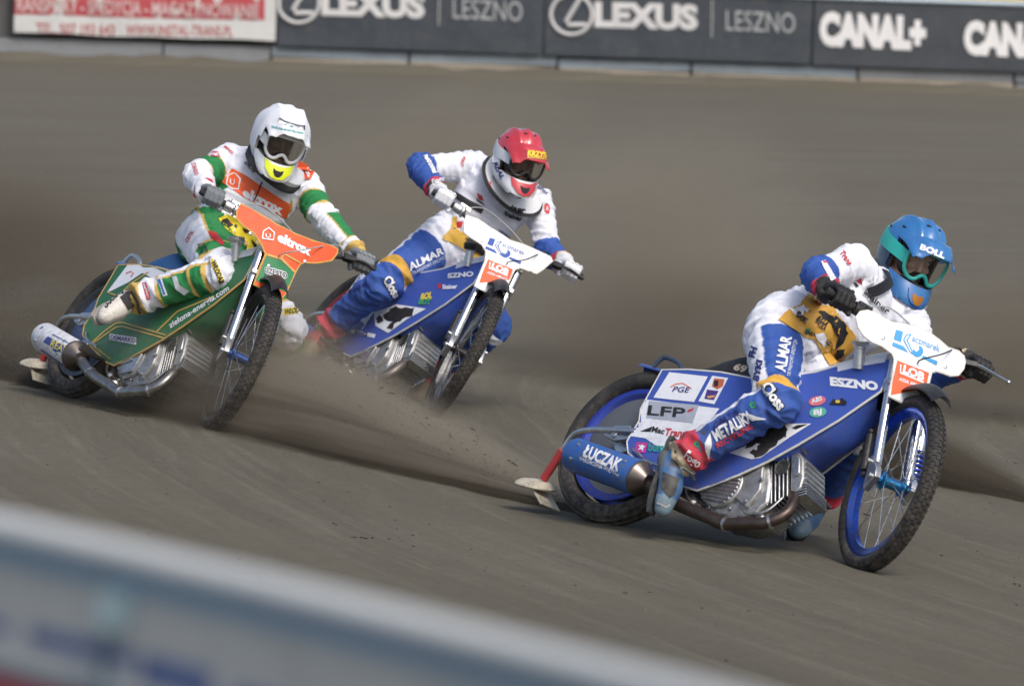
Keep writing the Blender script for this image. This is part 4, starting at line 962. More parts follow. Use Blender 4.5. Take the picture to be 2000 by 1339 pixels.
def lens_mat(tint, refl):
    m = bpy.data.materials.new('goggle_lens'); m.use_nodes = True; t = m.node_tree; t.nodes.clear()
    tr = t.nodes.new('ShaderNodeBsdfTransparent'); tr.inputs[0].default_value = (*tint, 1); gl = t.nodes.new('ShaderNodeBsdfGlossy'); gl.inputs['Roughness'].default_value = .06
    mx = t.nodes.new('ShaderNodeMixShader'); lw = t.nodes.new('ShaderNodeLayerWeight'); lw.inputs[0].default_value = refl; o = t.nodes.new('ShaderNodeOutputMaterial')
    t.links.new(lw.outputs['Fresnel'], mx.inputs[0]); t.links.new(tr.outputs[0], mx.inputs[1]); t.links.new(gl.outputs[0], mx.inputs[2]); t.links.new(mx.outputs[0], o.inputs[0]); return m
HB = M((.03, .16, .42), .22, coat=.8, dirt=.12); HR = M((.52, .035, .05), .22, coat=.8, dirt=.08); HW = M((.72, .74, .77), .25, coat=.7, dirt=.06)
TEAL = M((.03, .42, .36), .4, dirt=.1); WG = M((.70, .72, .74), .4, dirt=.1); DKG = M((.03, .032, .035), .4, dirt=.15)
CH1 = [(-.046, -.082), (0, -.088), (.046, -.082), (.040, -.108), (.022, -.124), (0, -.128), (-.022, -.124), (-.040, -.108)]
CH2 = [(-.074, -.062), (-.03, -.074), (.03, -.074), (.074, -.062), (.066, -.095), (.034, -.122), (0, -.128), (-.034, -.122), (-.066, -.095)]
blue_pl = M((.040, .090, .41), .5, dirt=.18, bmp=.25, bscale=10)
cA = dict(rim_r=M((.05, .08, .42), .25, .7, dirt=.2), rim_f=M((.02, .09, .50), .2, .8, dirt=.12), disc=M((.10, .115, .13), .4, dirt=.4), hub=M((.02, .25, .55), .25, .8, dirt=.2), spring=M((.03, .08, .50), .3, .2, dirt=.1), damper=CHROME,
          plate=WHITEP, plate_edge=M((.70, .68, .62), .4), bar=DKG, throttle=BLACK, lever=.135, lever_m=CHROME, cable=BLACK, frame=M((.04, .045, .05), .4, dirt=.3), cover=blue_pl, edge=M((.70, .70, .66), .5), tank=M((.70, .73, .80), .5, dirt=.1), apron=M((.022, .065, .33), .55, dirt=.2, bmp=.3, bscale=14), filler='funnel', seat=M((.02, .02, .022), .6, bmp=.3, bscale=200), tail=M((.03, .07, .30), .4), loop=M((.03, .05, .08), .4), ribs=True, pipe=M((.085, .06, .055), .38, .8, dirt=.4), silencer=M((.02, .12, .42), .35, .2, dirt=.15))
cB = dict(cA, rim_r=M((.05, .05, .055), .3, .7), rim_f=M((.03, .03, .032), .3, .7), disc=M((.04, .10, .25), .4, dirt=.4), hub=M((.02, .12, .45), .25, .8), spring=M((.10, .16, .24), .4, .2), damper=M((.20, .24, .28), .4, .4), plate=M((.78, .095, .02), .55, dirt=.08), plate_edge=M((.62, .40, .10), .45), throttle=ALU, lever=.05, lever_m=BLACK, cable=M((.35, .36, .36), .4), cover=M((.016, .135, .05), .5, dirt=.2, bmp=.2, bscale=10), edge=M((.60, .38, .12), .5), tank=M((.70, .72, .72), .5, dirt=.1), apron=M((.012, .10, .035), .6, dirt=.3, bmp=.3, bscale=14), filler='cap', seat=M((.03, .12, .30), .6), tail=M((.04, .10, .30), .4), loop=ALU, ribs=False, pipe=M((.36, .35, .34), .3, .9, dirt=.35), silencer=M((.68, .70, .74), .35, dirt=.15))
cC = dict(cA, rim_r=M((.30, .03, .04), .3, .5), rim_f=M((.45, .46, .47), .2, 1, dirt=.3), disc=M((.12, .13, .14), .4, dirt=.4), hub=M((.06, .06, .065), .3, .8), spring=None, throttle=ALU, lever=.06, lever_m=BLACK, filler='black', ribs=False, pipe=M((.20, .18, .165), .45, .8, dirt=.6), seat=M((.40, .03, .04), .6), silencer=M((.03, .09, .35), .4, dirt=.3))
bikeA = motorcycle('A', 'nearest blue and white racing motorcycle with blue wheel rims and blue silencer', cA)
bikeB = motorcycle('B', 'green racing motorcycle with orange front plate and white silencer', cB)
bikeC = motorcycle('C', 'dusty blue and white racing motorcycle behind, with silver front rim', cC)
rA = dict(paint=paint_blue, glove=M((.014, .014, .016), .6, dirt=.3, bmp=.3, bscale=300), cuff=M((.02, .02, .02), .6), knuckle=M((.05, .05, .05), .5), boot=boot_blue, sole=M((.03, .04, .05), .7), strap_b=M((.25, .28, .3), .5), shell=HB, two=M((.012, .03, .07), .25, coat=.6, dirt=.1), twofn=lambda p: p.z < .03 and p.x < .075, hole=.6, peak=.066, peak_m=HB, chin=M((.03, .15, .42), .25, coat=.6), chin_poly=CH1, chin_hole=M((.42, .17, .02), .35, .4, dirt=.1), goggle=TEAL, strap=TEAL, lens=lens_mat((.92, .94, .97), .30))
rB = dict(paint=paint_green, glove=M((.17, .19, .21), .7, dirt=.2, bmp=.4, bscale=260), cuff=M((.60, .58, .52), .6), knuckle=M((.24, .26, .28), .6), boot=boot_white, sole=M((.35, .34, .31), .7), strap_b=M((.03, .03, .03), .5), shell=HW, peak=.088, peak_m=HW, chin=M((.72, .80, .02), .35, coat=.4, dirt=.05), chin_poly=CH2, goggle=WG, strap=WG, lens=lens_mat((.42, .43, .44), .5))
rC = dict(paint=lambda *a: paint_blue(*a, g0=.70, g1=.82, gc=(.6, .62, .66)), glove=M((.66, .68, .72), .7, dirt=.12, bmp=.4, bscale=260), cuff=M((.03, .03, .03), .6), knuckle=M((.74, .76, .8), .6), boot=boot_red, sole=M((.12, .11, .06), .7), strap_b=M((.3, .27, .2), .5), shell=HR, two=HW, twofn=lambda p: p.z < .03 - .25 * max(0, p.x - .02) and not (p.x > .06 and p.z > .02), peak=.046, peak_m=HR, chin=M((.55, .03, .05), .3, coat=.5), chin_poly=CH2, goggle=DKG, strap=M((.66, .68, .72), .5), lens=lens_mat((.55, .56, .58), .42))
manA = rider('A', 'racing rider in blue helmet and white and blue suit crouched over the nearest motorcycle', (23, 16, 20), rA)
manB = rider('B', 'racing rider in white helmet and white, green and gold suit on the green motorcycle', (12, 18, 16), rB)
manC = rider('C', 'racing rider in red helmet and white and blue suit with white gloves, between the others', (22, 12, 11), rC)

# white cloth cover pulled over the helmet of the rider in green
sr = manB['shell_r']; hm = manB['helmet'][0]
vs, fs = manB['grid'](lambda a, b: sr(a, b, .012 + .006 * noise.noise((math.cos(a) * 1.6, math.sin(a) * 1.6, b * 1.6)) + .004 * abs(math.sin(a * 4)) * max(0, math.cos(b))), lambda p, az: p.z > -.06 and (abs(az) > R(62) - R(24) * max(0, p.z / .1) or p.z > .118), 40, 26)
manB['B'](manB['solid'](vs, fs, .003), 'helmet_cover', M((.66, .69, .76), .8, dirt=.04, bmp=.3, bscale=60), hm, smooth=25, head=True)
collar(manB, M((.02, .02, .022), .6), 'neck_brace', .118, .05, .05, dz=.035, tilt=.2)
collar(manB, M((.62, .64, .66), .5), 'brace_pad', .112, .055, .045, dz=.065, tilt=.2, par=manB['neck_brace'][0])
collar(manC, M((.72, .73, .74), .45), 'neck_brace', .118, .085, .03, dz=.02, tilt=.35)
collar(manC, M((.02, .02, .022), .6), 'brace_edge', .119, .108, .022, dz=.008, tilt=.35, par=manC['neck_brace'][0])
for mn in (manA, manB, manC): shoulder_loop(mn, 'R', M((.016, .02, .032), .6))

# ---------------------------------------------------------------- prints and lettering
def Z(x0, y0, k): return lambda *p: ((x0 + p[0] / k, y0 + p[1] / k) if len(p) == 2 else None)
def ZL(z, pts): return [z(*p) for p in pts]
def stripe(o, pts, w, col, off=.003, name='printed_line'):
    """a printed line of width w (photograph pixels)"""
    P = [np.array(p, float) for p in pts]; L, Rr = [], []
    for i, p in enumerate(P):
        a, b = P[max(i - 1, 0)], P[min(i + 1, len(P) - 1)]; d = (b - a) / np.linalg.norm(b - a); n = np.array((-d[1], d[0])) * w / 2
        L.append(tuple(p + n)); Rr.append(tuple(p - n))
    return patch(o, L + Rr[::-1], col, off, name, 6)
WHT = srgb(228, 231, 238); NVY = srgb(22, 34, 110); BLK = (.012, .012, .014); ORG = (.80, .11, .025); SKY = srgb(60, 150, 210); RED = (.55, .03, .04); TL = srgb(40, 150, 150)
def team_plate(bike, z, blue, dx=0, dy=0):
    p = bike['plate'][0]
    patch(p, ZL(z, [(680, 462), (955, 572), (930, 700), (915, 705), (622, 765), (640, 640)]), ORG, .002)
    patch(p, ZL(z, [(668, 195), (730, 212), (712, 303), (648, 280)]), blue, .002); patch(p, ZL(z, [(640, 302), (735, 340), (775, 395), (635, 337)]), blue, .002)
    patch(p, ZL(z, [(905, 420), (975, 448), (1030, 470), (1020, 505), (890, 440)]), blue, .002)
    patch(p, ZL(z, oval(860, 385, 45, 50, 20)), blue, .002); patch(p, ZL(z, oval(845, 360, 22, 26, 20)), WHT, .003)
    patch(p, ZL(z, [(755, 235), (805, 232), (770, 290), (830, 420), (795, 400), (730, 285)]), blue, .0025); patch(p, ZL(z, [(762, 245), (785, 243), (755, 290), (805, 395), (792, 388), (740, 285)]), WHT, .003)
    write(p, 'aczmarek', z(806, 292), z(1048, 392), z(812, 238), blue, .0, off=.003)
    write(p, 'LOB', z(722, 566), z(905, 640), z(735, 505), WHT, .05, off=.004); stripe(p, ZL(z, [(708, 500), (704, 572), (905, 655)]), 3, WHT, .004)
    write(p, 'ASSA ABLOY', z(690, 638), z(905, 715), z(696, 612), WHT, .02, off=.004)
def team_suit(man, pts):
    """pts: dict of lettering positions on the suit of the blue and white team"""
    for s, a, b, c, col, bold in pts: write(man['body'], s, a, b, c, col, bold, off=.0055 if col != BLK else .011)
def blob(pts, amp, seed):
    """uneven outline of a printed blotch"""
    out = []
    for i, p in enumerate(pts):
        q = pts[(i + 1) % len(pts)]; n = max(2, int(math.hypot(q[0] - p[0], q[1] - p[1]) / 22))
        for j in range(n):
            u = j / n; x, y = p[0] + (q[0] - p[0]) * u, p[1] + (q[1] - p[1]) * u
            out.append((x + amp * noise.noise((x * .03, y * .03, seed)), y + amp * noise.noise((x * .03, y * .03, seed + 9))))
    return out
# --- nearest motorcycle and rider
z1 = Z(1000, 680, 3.524); z2 = Z(1400, 400, 3.3333); z3 = Z(1300, 740, 3.3333); zp = Z(1600, 600, 4.4625)
cv = bikeA['coverR'][0]
for poly, col, of in (([(1085, 165), (1350, 195), (1255, 370), (975, 340)], WHT, .002), ([(1380, 190), (1490, 205), (1395, 385), (1285, 365)], WHT, .002), ([(1395, 208), (1465, 214), (1455, 262), (1415, 284), (1378, 262)], (.50, .12, .06), .003), ([(1392, 225), (1425, 222), (1420, 262), (1395, 265)], BLK, .0035), ([(1345, 285), (1425, 295), (1392, 358), (1326, 348)], (.06, .03, .22), .003), ([(1345, 330), (1400, 325), (1412, 300), (1395, 340), (1350, 345)], (.7, .35, .1), .0035),
                      ([(918, 352), (1430, 415), (1330, 545), (1150, 650), (820, 605), (885, 440)], WHT, .002), ([(945, 362), (1290, 392), (1245, 515), (925, 480)], srgb(165, 172, 186), .003), ([(1215, 427), (1257, 410), (1248, 430), (1209, 444)], RED, .004), ([(885, 572), (972, 538), (955, 577)], BLK, .003), ([(862, 645), (940, 652), (920, 722), (838, 712)], (.50, .03, .28), .003), ([(900, 660), (912, 675), (925, 672), (908, 690), (905, 710), (892, 695), (868, 700), (885, 682), (872, 665), (892, 670)], WHT, .004)): patch(cv, ZL(z1, poly), col, of)
write(cv, 'PGE', z1(1105, 300), z1(1225, 306), z1(1113, 265), NVY, .01, .2, .004); stripe(cv, ZL(z1, [(1095, 268), (1130, 248), (1180, 242), (1240, 280)]), 1.6, ORG, .004)
write(cv, 'LFP', z1(935, 458), z1(1192, 478), z1(945, 396), BLK, .02, .0, .005); write(cv, 'Mac', z1(962, 575), z1(1052, 592), z1(968, 538), BLK, .03, .15, .004); write(cv, 'Trans', z1(1055, 600), z1(1195, 612), z1(1064, 552), RED, .03, .15, .004); write(cv, 'buma', z1(940, 705), z1(1075, 717), z1(946, 648), TL, .04, .0, .004)
for poly, col, of in (([(415, 480), (560, 420), (690, 330), (780, 292), (950, 290), (800, 385), (620, 512), (560, 522)], WHT, .002), (blob([(515, 412), (600, 362), (720, 300), (775, 300), (790, 372), (700, 450), (640, 496), (590, 505), (552, 488), (600, 455), (605, 415), (570, 412), (520, 460)], 34, 1), BLK, .003), ([(820, 320), (860, 300), (930, 295), (850, 330)], BLK, .003)): patch(cv, ZL(z3, poly), col, of)
patch(cv, oval(1597, 783, 17, 9, -12), (.62, .15, .20), .003); write(cv, 'ABS', (1586, 789), (1607, 782), (1585, 781), WHT, .03, off=.005); patch(cv, oval(1598, 805, 17, 10, -8), (.10, .42, .32), .003); write(cv, 'BJ', (1590, 811), (1606, 808), (1590, 802), WHT, .04, off=.005)
patch(cv, ZL(z2, [(735, 1300), (760, 1262), (790, 1280), (815, 1255), (850, 1285), (840, 1305)]), BLK, .003); patch(cv, ZL(z2, oval(790, 1282, 16, 10)), (.65, .45, .05), .004)
tk = bikeA['tank'][0]; write(cv, 'ESZNO', (1622, 752), (1716, 762), (1621, 737), WHT, .06, off=.003); patch(tk, [(1618, 722), (1660, 712), (1730, 715), (1725, 735), (1660, 735)], (.035, .085, .45), .003) if False else None
st_ = bikeA['seat'][0]; write(st_, '69', (1432, 722), (1456, 728), (1437, 711), (.62, .50, .36), .05)
si = bikeA['silencer'][0]; write(si, 'ŁUCZAK', z1(486, 738), z1(736, 842), z1(512, 668), WHT, .045, .1); write(si, 'WYKOŃCZENIA WNĘTRZ', z1(466, 767), z1(722, 868), z1(472, 745), WHT, .02)
team_plate(bikeA, zp, SKY)
bd = manA['body']
for poly, col, of in (([(590, 580), (650, 600), (700, 660), (740, 650), (900, 850), (905, 920), (800, 1020), (735, 1050), (700, 1000), (640, 880), (570, 860), (400, 750), (440, 700), (540, 650)], (.60, .33, .05), .0065), ([(680, 700), (740, 712), (830, 760), (845, 830), (815, 890), (800, 905), (760, 945), (790, 860), (740, 780), (690, 745)], BLK, .0095), ([(820, 900), (905, 900), (880, 940), (850, 930), (800, 985), (790, 940)], (.60, .33, .05), .0065), ([(590, 620), (640, 615), (690, 640), (650, 665)], WHT, .003), ([(655, 622), (690, 630), (680, 655), (655, 650)], RED, .004), ([(903, 490), (940, 474), (947, 520), (925, 510)], RED, .003), ([(885, 500), (905, 540), (925, 530), (905, 505)], BLK, .003)): patch(bd, ZL(z2, poly), col, of)
team_suit(manA, [('ALMAR', (1532, 728), (1545, 659), (1513, 724), WHT, .03), ('TRANSPORT-SPEDYCJA', (1542, 735), (1555, 664), (1536, 733), WHT, .0), ('METALIKA', (1399, 861), (1474, 818), (1390, 843), WHT, .04), ('RECYKLING', (1402, 874), (1472, 834), (1397, 866), RED, .03), ('Stainer', z2(940, 575), z2(1095, 715), z2(960, 540), BLK, .03), ('LESZNO', z2(705, 880), z2(735, 955), z2(725, 870), BLK, .02), ('WIELKA', z2(622, 765), z2(690, 815), z2(640, 742), BLK, .03), ('Trans', z2(795, 315), z2(850, 395), z2(825, 300), RED, .03), ('Fogo', (1336, 892), (1362, 912), (1344, 879), WHT, .02)])
write(bd, 'Closs', (1486, 756), (1521, 803), (1503, 744), BLK, .10, off=.0025); write(bd, 'Closs', (1487, 756), (1521, 802), (1502, 744), WHT, .04, off=.005)
patch(bd, ZL(z2, [(678, 372), (705, 362), (775, 480), (745, 495), (700, 420)]), WHT, .003); patch(bd, ZL(z2, oval(708, 378, 16, 9, 20)), RED, .004)
for cx, cy in ((1471, 791), (1362, 867)): patch(bd, oval(cx, cy, 7, 7, n=6), (.02, .30, .10), .003); patch(bd, oval(cx, cy, 3, 3, n=6), BLUE_, .004)
patch(bd, ZL(z3, [(255, 420), (290, 350), (300, 420), (280, 520), (262, 470)]), WHT, .003); patch(bd, ZL(z3, [(440, 220), (540, 225), (655, 262), (560, 268), (520, 240)]), WHT, .003)
write(manA['peak_o'], 'BOLL', z2(1320, 288), z2(1478, 350), z2(1332, 256), WHT, .06, off=.002)
# --- green motorcycle and rider
zx = Z(340, 170, 4.4625); zy = Z(340, 380, 2.79); zz = Z(20, 470, 4.0575)
bd = manB['body']; YEL = (.75, .60, .03)
patch(bd, ZL(zx, [(505, 708), (640, 780), (760, 865), (1018, 1030), (975, 1150), (600, 960), (420, 830)]), ORG, .003); write(bd, 'eltrox', zx(590, 950), zx(938, 1118), zx(604, 870), WHT, .05, off=.005); stripe(bd, ZL(zx, [(762, 832), (735, 900), (695, 995)]), 3, BLK, .007, 'zip')
def house(o, z, pts, w, col): stripe(o, ZL(z, pts + [pts[0]]), w, col, .005, 'emblem')
house(bd, zx, [(460, 850), (470, 775), (530, 750), (575, 805), (560, 890), (500, 890)], 2.6, WHT); stripe(bd, ZL(zx, [(495, 800), (490, 835), (510, 850), (530, 835), (528, 808)]), 2, WHT, .005)
patch(bd, ZL(zy, [(240, 130), (290, 105), (370, 150), (440, 230), (470, 270), (440, 330), (400, 260), (350, 235), (280, 185)]), YEL, .002, 'printed_emblem')
for poly in ([(250, 140), (290, 125), (322, 168), (290, 180), (262, 165)], [(370, 180), (405, 190), (410, 210), (380, 205)], [(420, 240), (450, 270), (440, 300), (428, 270)], [(330, 160), (345, 165), (340, 185), (325, 175)]): patch(bd, ZL(zy, poly), BLK, .004, 'printed_emblem')
for poly in ([(385, 195), (402, 200), (400, 208)], [(300, 145), (312, 150), (306, 160)]): patch(bd, ZL(zy, poly), RED, .005, 'printed_emblem')
patch(bd, ZL(zy, [(185, 200), (225, 205), (262, 250), (272, 282), (240, 262), (205, 240)]), RED, .003); patch(bd, ZL(zy, [(190, 357), (212, 350), (240, 385), (272, 470), (250, 492), (232, 440)]), YEL, .003); write(bd, 'WŁODAR', zy(204, 368), zy(250, 488), zy(226, 360), BLK, .04, off=.005)
patch(bd, ZL(zz, [(1045, 335), (1080, 330), (1115, 460), (1080, 470)]), RED, .003); patch(bd, ZL(zz, [(1163, 297), (1202, 295), (1248, 430), (1213, 440)]), WHT, .003); patch(bd, ZL(zz, [(1170, 305), (1192, 305), (1232, 425), (1215, 428)]), (.03, .15, .5), .004); patch(bd, ZL(zz, [(1283, 285), (1315, 280), (1345, 350), (1420, 400), (1380, 430), (1310, 380)]), srgb(190, 195, 200), .003); write(bd, 'IMPACT', zz(1056, 345), zz(1092, 462), zz(1072, 340), WHT, .03, off=.005)
write(bd, "L'STO", zz(1490, 30), zz(1515, 105), zz(1545, 22), BLK, .02); write(bd, 'CSTIL', zy(75, 265), zy(110, 205), zy(62, 252), RED, .03); patch(bd, ZL(zx, [(285, 558), (385, 566), (400, 612), (312, 604)]), RED, .003); write(bd, 'profi', zx(305, 600), zx(390, 606), zx(300, 572), WHT, .03, off=.005); write(bd, 'STANDO', zx(152, 670), zx(185, 775), zx(185, 660), RED, .02); write(bd, 'MEREX', zx(435, 528), zx(505, 592), zx(450, 512), RED, .03); write(bd, 'PGE', zx(905, 872), zx(980, 912), zx(915, 845), NVY, .02); write(bd, 'ZNÓW', zx(612, 660), zx(690, 760), zx(640, 640), BLK, .03)
patch(bd, ZL(zx, [(1050, 700), (1110, 632), (1180, 690), (1212, 745), (1195, 800), (1112, 830)]), ORG, .012, 'brace_flap'); write(bd, 'eltro', zx(1105, 712), zx(1172, 805), zx(1130, 695), WHT, .03, off=.016)
for bt in manB['boot'][:1]: write(bt, 'DUOLOGIC', zz(762, 535), zz(935, 350), zz(730, 510), BLK, .05)
write(manB['peak_o'], 'zielona-energia.com', zx(850, 356), zx(1125, 414), zx(850, 334), TL, .02, off=.002, maxlen=.01); patch(manB['peak_o'], ZL(zx, [(955, 335), (980, 315), (1005, 318), (1040, 352), (1020, 352), (990, 325)]), TL, .002, res=4)
p = bikeB['plate'][0]; write(p, 'eltrox', zy(560, 250), zy(742, 335), zy(568, 205), WHT, .06, off=.003); house(p, zy, [(480, 240), (486, 200), (515, 182), (545, 208), (540, 248)], 2.6, WHT); stripe(p, ZL(zy, [(500, 212), (500, 228), (512, 236), (524, 228), (522, 214)]), 2, WHT, .004)
patch(p, ZL(zy, [(500, 335), (585, 360), (655, 425), (640, 470), (600, 530), (545, 500), (440, 470), (455, 445)]), (.016, .20, .07), .002); stripe(p, ZL(zy, [(497, 325), (585, 352), (662, 428)]), 4, GLINE_, .004); stripe(p, ZL(zy, [(585, 345), (600, 325), (685, 372)]), 3, GLINE_, .004)
write(p, 'CZĘSTO', zy(490, 425), zy(614, 458), zy(492, 396), WHT, .12, off=.004); write(p, 'CZĘSTO', zy(492, 424), zy(612, 456), zy(493, 397), BLK, .02, off=.006); write(p, 'CHOWA', zy(488, 450), zy(600, 478), zy(489, 430), BLK, .03, off=.004)
cv = bikeB['coverR'][0]; patch(cv, ZL(zz, [(955, 162), (1200, 155), (1150, 240), (1040, 262), (940, 330), (800, 400), (772, 405)]), WHT, .002); stripe(cv, ZL(zz, [(770, 408), (860, 440), (960, 340), (1100, 250)]), 2.5, GLINE_, .003)
for dy in (0, 32): stripe(cv, ZL(zz, [(625, 828 + dy * .3), (760, 710 + dy), (840, 655 + dy), (890, 648 + dy), (1235, 748 + dy * .9)]), 2.6, GLINE_, .003)
stripe(cv, ZL(zz, [(1165, 720), (1330, 560), (1620, 440)]), 2.6, GLINE_, .003); stripe(cv, ZL(zz, [(920, 262), (960, 245), (980, 260), (960, 290)]), 2, RED, .003)
write(cv, 'zielona-energia.com', (333, 642), (449, 567), (330, 632), WHT, .02); patch(cv, ZL(zz, [(792, 738), (1002, 768), (1002, 826), (790, 786)]), WHT, .003); write(cv, 'DEMARKO', zz(800, 782), zz(998, 812), zz(802, 748), (.10, .04, .16), .03, off=.005)
si = bikeB['silencer'][0]; patch(si, ZL(zz, [(300, 757), (478, 858), (466, 925), (262, 800)]), srgb(40, 60, 150), .002); write(si, 'REAL', zz(318, 835), zz(440, 895), zz(338, 785), (.75, .65, .15), .03, off=.004); patch(si, ZL(zz, oval(372, 850, 34, 34)), srgb(40, 60, 150), .0015)
stripe(si, ZL(zz, [(335, 742), (520, 842)]), 1.6, srgb(60, 75, 150), .003); stripe(si, ZL(zz, [(245, 862), (425, 985)]), 2.6, srgb(60, 75, 140), .003)
# --- middle motorcycle and rider
zc = Z(780, 220, 3.939); zd = Z(560, 440, 3.524)
_src = np.array([(668, 195, 1), (1048, 392, 1), (680, 462, 1), (955, 572, 1), (622, 765, 1)], float); _dst = np.array([(957, 464), (1022.4, 499), (952.6, 505.6), (1003.4, 526), (935, 553)], float)
_aff = np.linalg.lstsq(_src, _dst, rcond=None)[0]; zpc = lambda x, y: tuple(np.array((x, y, 1.0)) @ _aff)
team_plate(bikeC, zpc, srgb(30, 80, 165))
bd = manC['body']
for poly, col, of in (([(390, 895), (450, 905), (520, 930), (655, 1080), (640, 1165), (560, 1130), (470, 1030), (330, 975), (345, 945)], (.60, .36, .05), .0065), ([(415, 800), (450, 805), (440, 900), (395, 890)], (.60, .36, .05), .0065), ([(500, 965), (560, 960), (655, 1062), (640, 1100), (560, 1040)], BLK, .0095), ([(440, 840), (490, 835), (480, 880), (445, 885)], RED, .003), ([(595, 615), (635, 640), (650, 680), (610, 665)], RED, .003), ([(590, 655), (640, 690), (665, 720), (600, 680)], BLK, .003)): patch(bd, ZL(zc, poly), col, of)
team_suit(manC, [('ALMAR', zc(78, 1218), zc(342, 1082), zc(62, 1168), WHT, .03), ('TRANSPORT-SPEDYCJA', zc(100, 1248), zc(372, 1108), zc(94, 1226), WHT, .0), ('BULLA LESZNO', zc(480, 1010), zc(640, 1118), zc(505, 985), BLK, .03), ('astromal', zc(188, 335), zc(262, 475), zc(222, 322), WHT, .05), ('Trans', zc(462, 402), zc(492, 340), zc(485, 415), RED, .03), ('Fogo', zc(258, 560), zc(352, 522), zc(250, 520), WHT, .02), ('Stainer', zc(800, 790), zc(940, 828), zc(805, 755), BLK, .05), ('astromal', zc(1062, 575), zc(1128, 630), zc(1075, 555), NVY, .02)])
write(bd, 'Closs', zd(662, 372), zd(738, 505), zd(712, 345), BLK, .10, off=.0025); write(bd, 'Closs', zd(664, 372), zd(738, 503), zd(710, 345), WHT, .04, off=.005)
stripe(bd, ZL(zc, [(425, 625), (520, 690), (640, 758)]), 11, BLK, .006, 'chest_strap'); patch(bd, ZL(zc, oval(1135, 738, 22, 42, -8)), RED, .003); write(bd, 'A', zc(1124, 755), zc(1146, 759), zc(1124, 720), WHT, .03, off=.005)
patch(manC['peak_o'], ZL(zc, [(965, 285), (1140, 310), (1142, 372), (975, 345)]), (.30, .01, .015), .0015, res=4); write(manC['peak_o'], 'KRZYS', zc(985, 330), zc(1128, 348), zc(988, 292), (.80, .55, .03), .06, off=.003, maxlen=.01); write(manC['peak_o'], 'SKLEPYKRZYS.PL', zc(985, 347), zc(1135, 366), zc(986, 336), (.80, .6, .1), .03, off=.003, maxlen=.01)
write(manC['neck_brace'][0], 'Stainer', (974, 409), (1024, 418), (977, 397), BLK, .04, off=.006); patch(manC['neck_brace'][0], ZL(zc, [(665, 540), (705, 530), (708, 590), (670, 605)]), RED, .003)
write(manC['helmet'][0], 'REAL', zc(722, 388), zc(785, 515), zc(752, 380), NVY, .04, off=.003)
cv = bikeC['coverR'][0]
for poly, col, of in (([(470, 335), (660, 310), (560, 440), (390, 460)], WHT, .002), ([(440, 430), (520, 420), (400, 520), (330, 590), (310, 560)], WHT, .002), ([(600, 600), (760, 545), (900, 565), (960, 575), (830, 645), (700, 742), (610, 690)], WHT, .002), (blob([(672, 640), (700, 590), (770, 565), (870, 575), (850, 625), (790, 670), (745, 680), (712, 722), (690, 700), (722, 668)], 34, 4), BLK, .003), (blob([(615, 640), (650, 620), (655, 650), (630, 680)], 20, 6), BLK, .003), ([(445, 715), (615, 750), (605, 775), (440, 740)], WHT, .002), ([(1040, 405), (1070, 402), (1062, 430), (1045, 440)], RED, .003)): patch(cv, ZL(zd, poly), col, of)
write(cv, 'Stainer', zd(1075, 440), zd(1178, 436), zd(1075, 412), WHT, .04); write(cv, 'BOL', zd(922, 515), zd(1002, 500), zd(930, 475), (.75, .6, .05), .06); write(cv, 'BUT', zd(908, 545), zd(992, 545), zd(918, 512), (.05, .35, .10), .06, off=.005); write(cv, 'imG', zd(470, 745), zd(555, 765), zd(478, 722), NVY, .05, off=.004); write(cv, 'SZNO', zd(1110, 365), zd(1290, 350), zd(1110, 335), WHT, .05)

zw = Z(380, 480, 3.523); patch(manB['body'], ZL(zw, [(610, 432), (700, 420), (715, 465), (606, 480)]), YEL, .003); write(manB['body'], 'WŁOD', zw(612, 475), zw(712, 460), zw(618, 438), BLK, .04, off=.005)

bd = manA['body']
for t_, a, b, c in (('GALEA', (1397, 838), (1445, 806), (1392, 829)), ('BYKI', (1482, 745), (1490, 705), (1472, 742)), ('FH', (1474, 700), (1480, 680), (1463, 696))): write(bd, t_, a, b, c, NVY, .05)
for t_, a, b, c in (('WARBUD', z2(560, 985), z2(640, 960), z2(558, 968)), ('ENEA', z2(590, 1040), z2(650, 1020), z2(588, 1022)), ('wolak', z2(830, 690), z2(880, 740), z2(842, 675)), ('Nordic', z2(780, 720), z2(850, 800), z2(792, 705))): write(bd, t_, a, b, c, srgb(120, 130, 165), .0)
bd = manC['body']
for t_, a, b, c in (('GALEA', zd(430, 470), zd(545, 415), zd(424, 448)), ('udzielow', zc(760, 905), zc(850, 970), zc(768, 888))): write(bd, t_, a, b, c, NVY, .03)

bt = manA['boot'][0]; patch(bt, ZL(z1, [(1040, 850), (1150, 895), (1120, 1000), (1085, 1030), (1030, 960)]), (.022, .024, .028), .003, 'ankle_panel'); patch(bt, ZL(z1, [(975, 800), (1018, 790), (985, 900), (965, 1040), (935, 1030), (945, 900)]), (.24, .28, .31), .003, 'side_panel'); stripe(bt, ZL(z1, [(1000, 1060), (1060, 1090), (1085, 1075)]), 4, (.40, .44, .47), .003)
bt = manB['boot'][0]; patch(bt, ZL(zz, [(868, 450), (940, 395), (1003, 510), (932, 550)]), (.02, .02, .022), .003, 'ankle_panel')
pk = manB['peak_o']; patch(pk, ZL(zx, oval(900, 268, 22, 12, 15)), BLK, .002, 'vent', res=4); patch(pk, ZL(zx, oval(1096, 318, 20, 11, 15)), BLK, .002, 'vent', res=4)

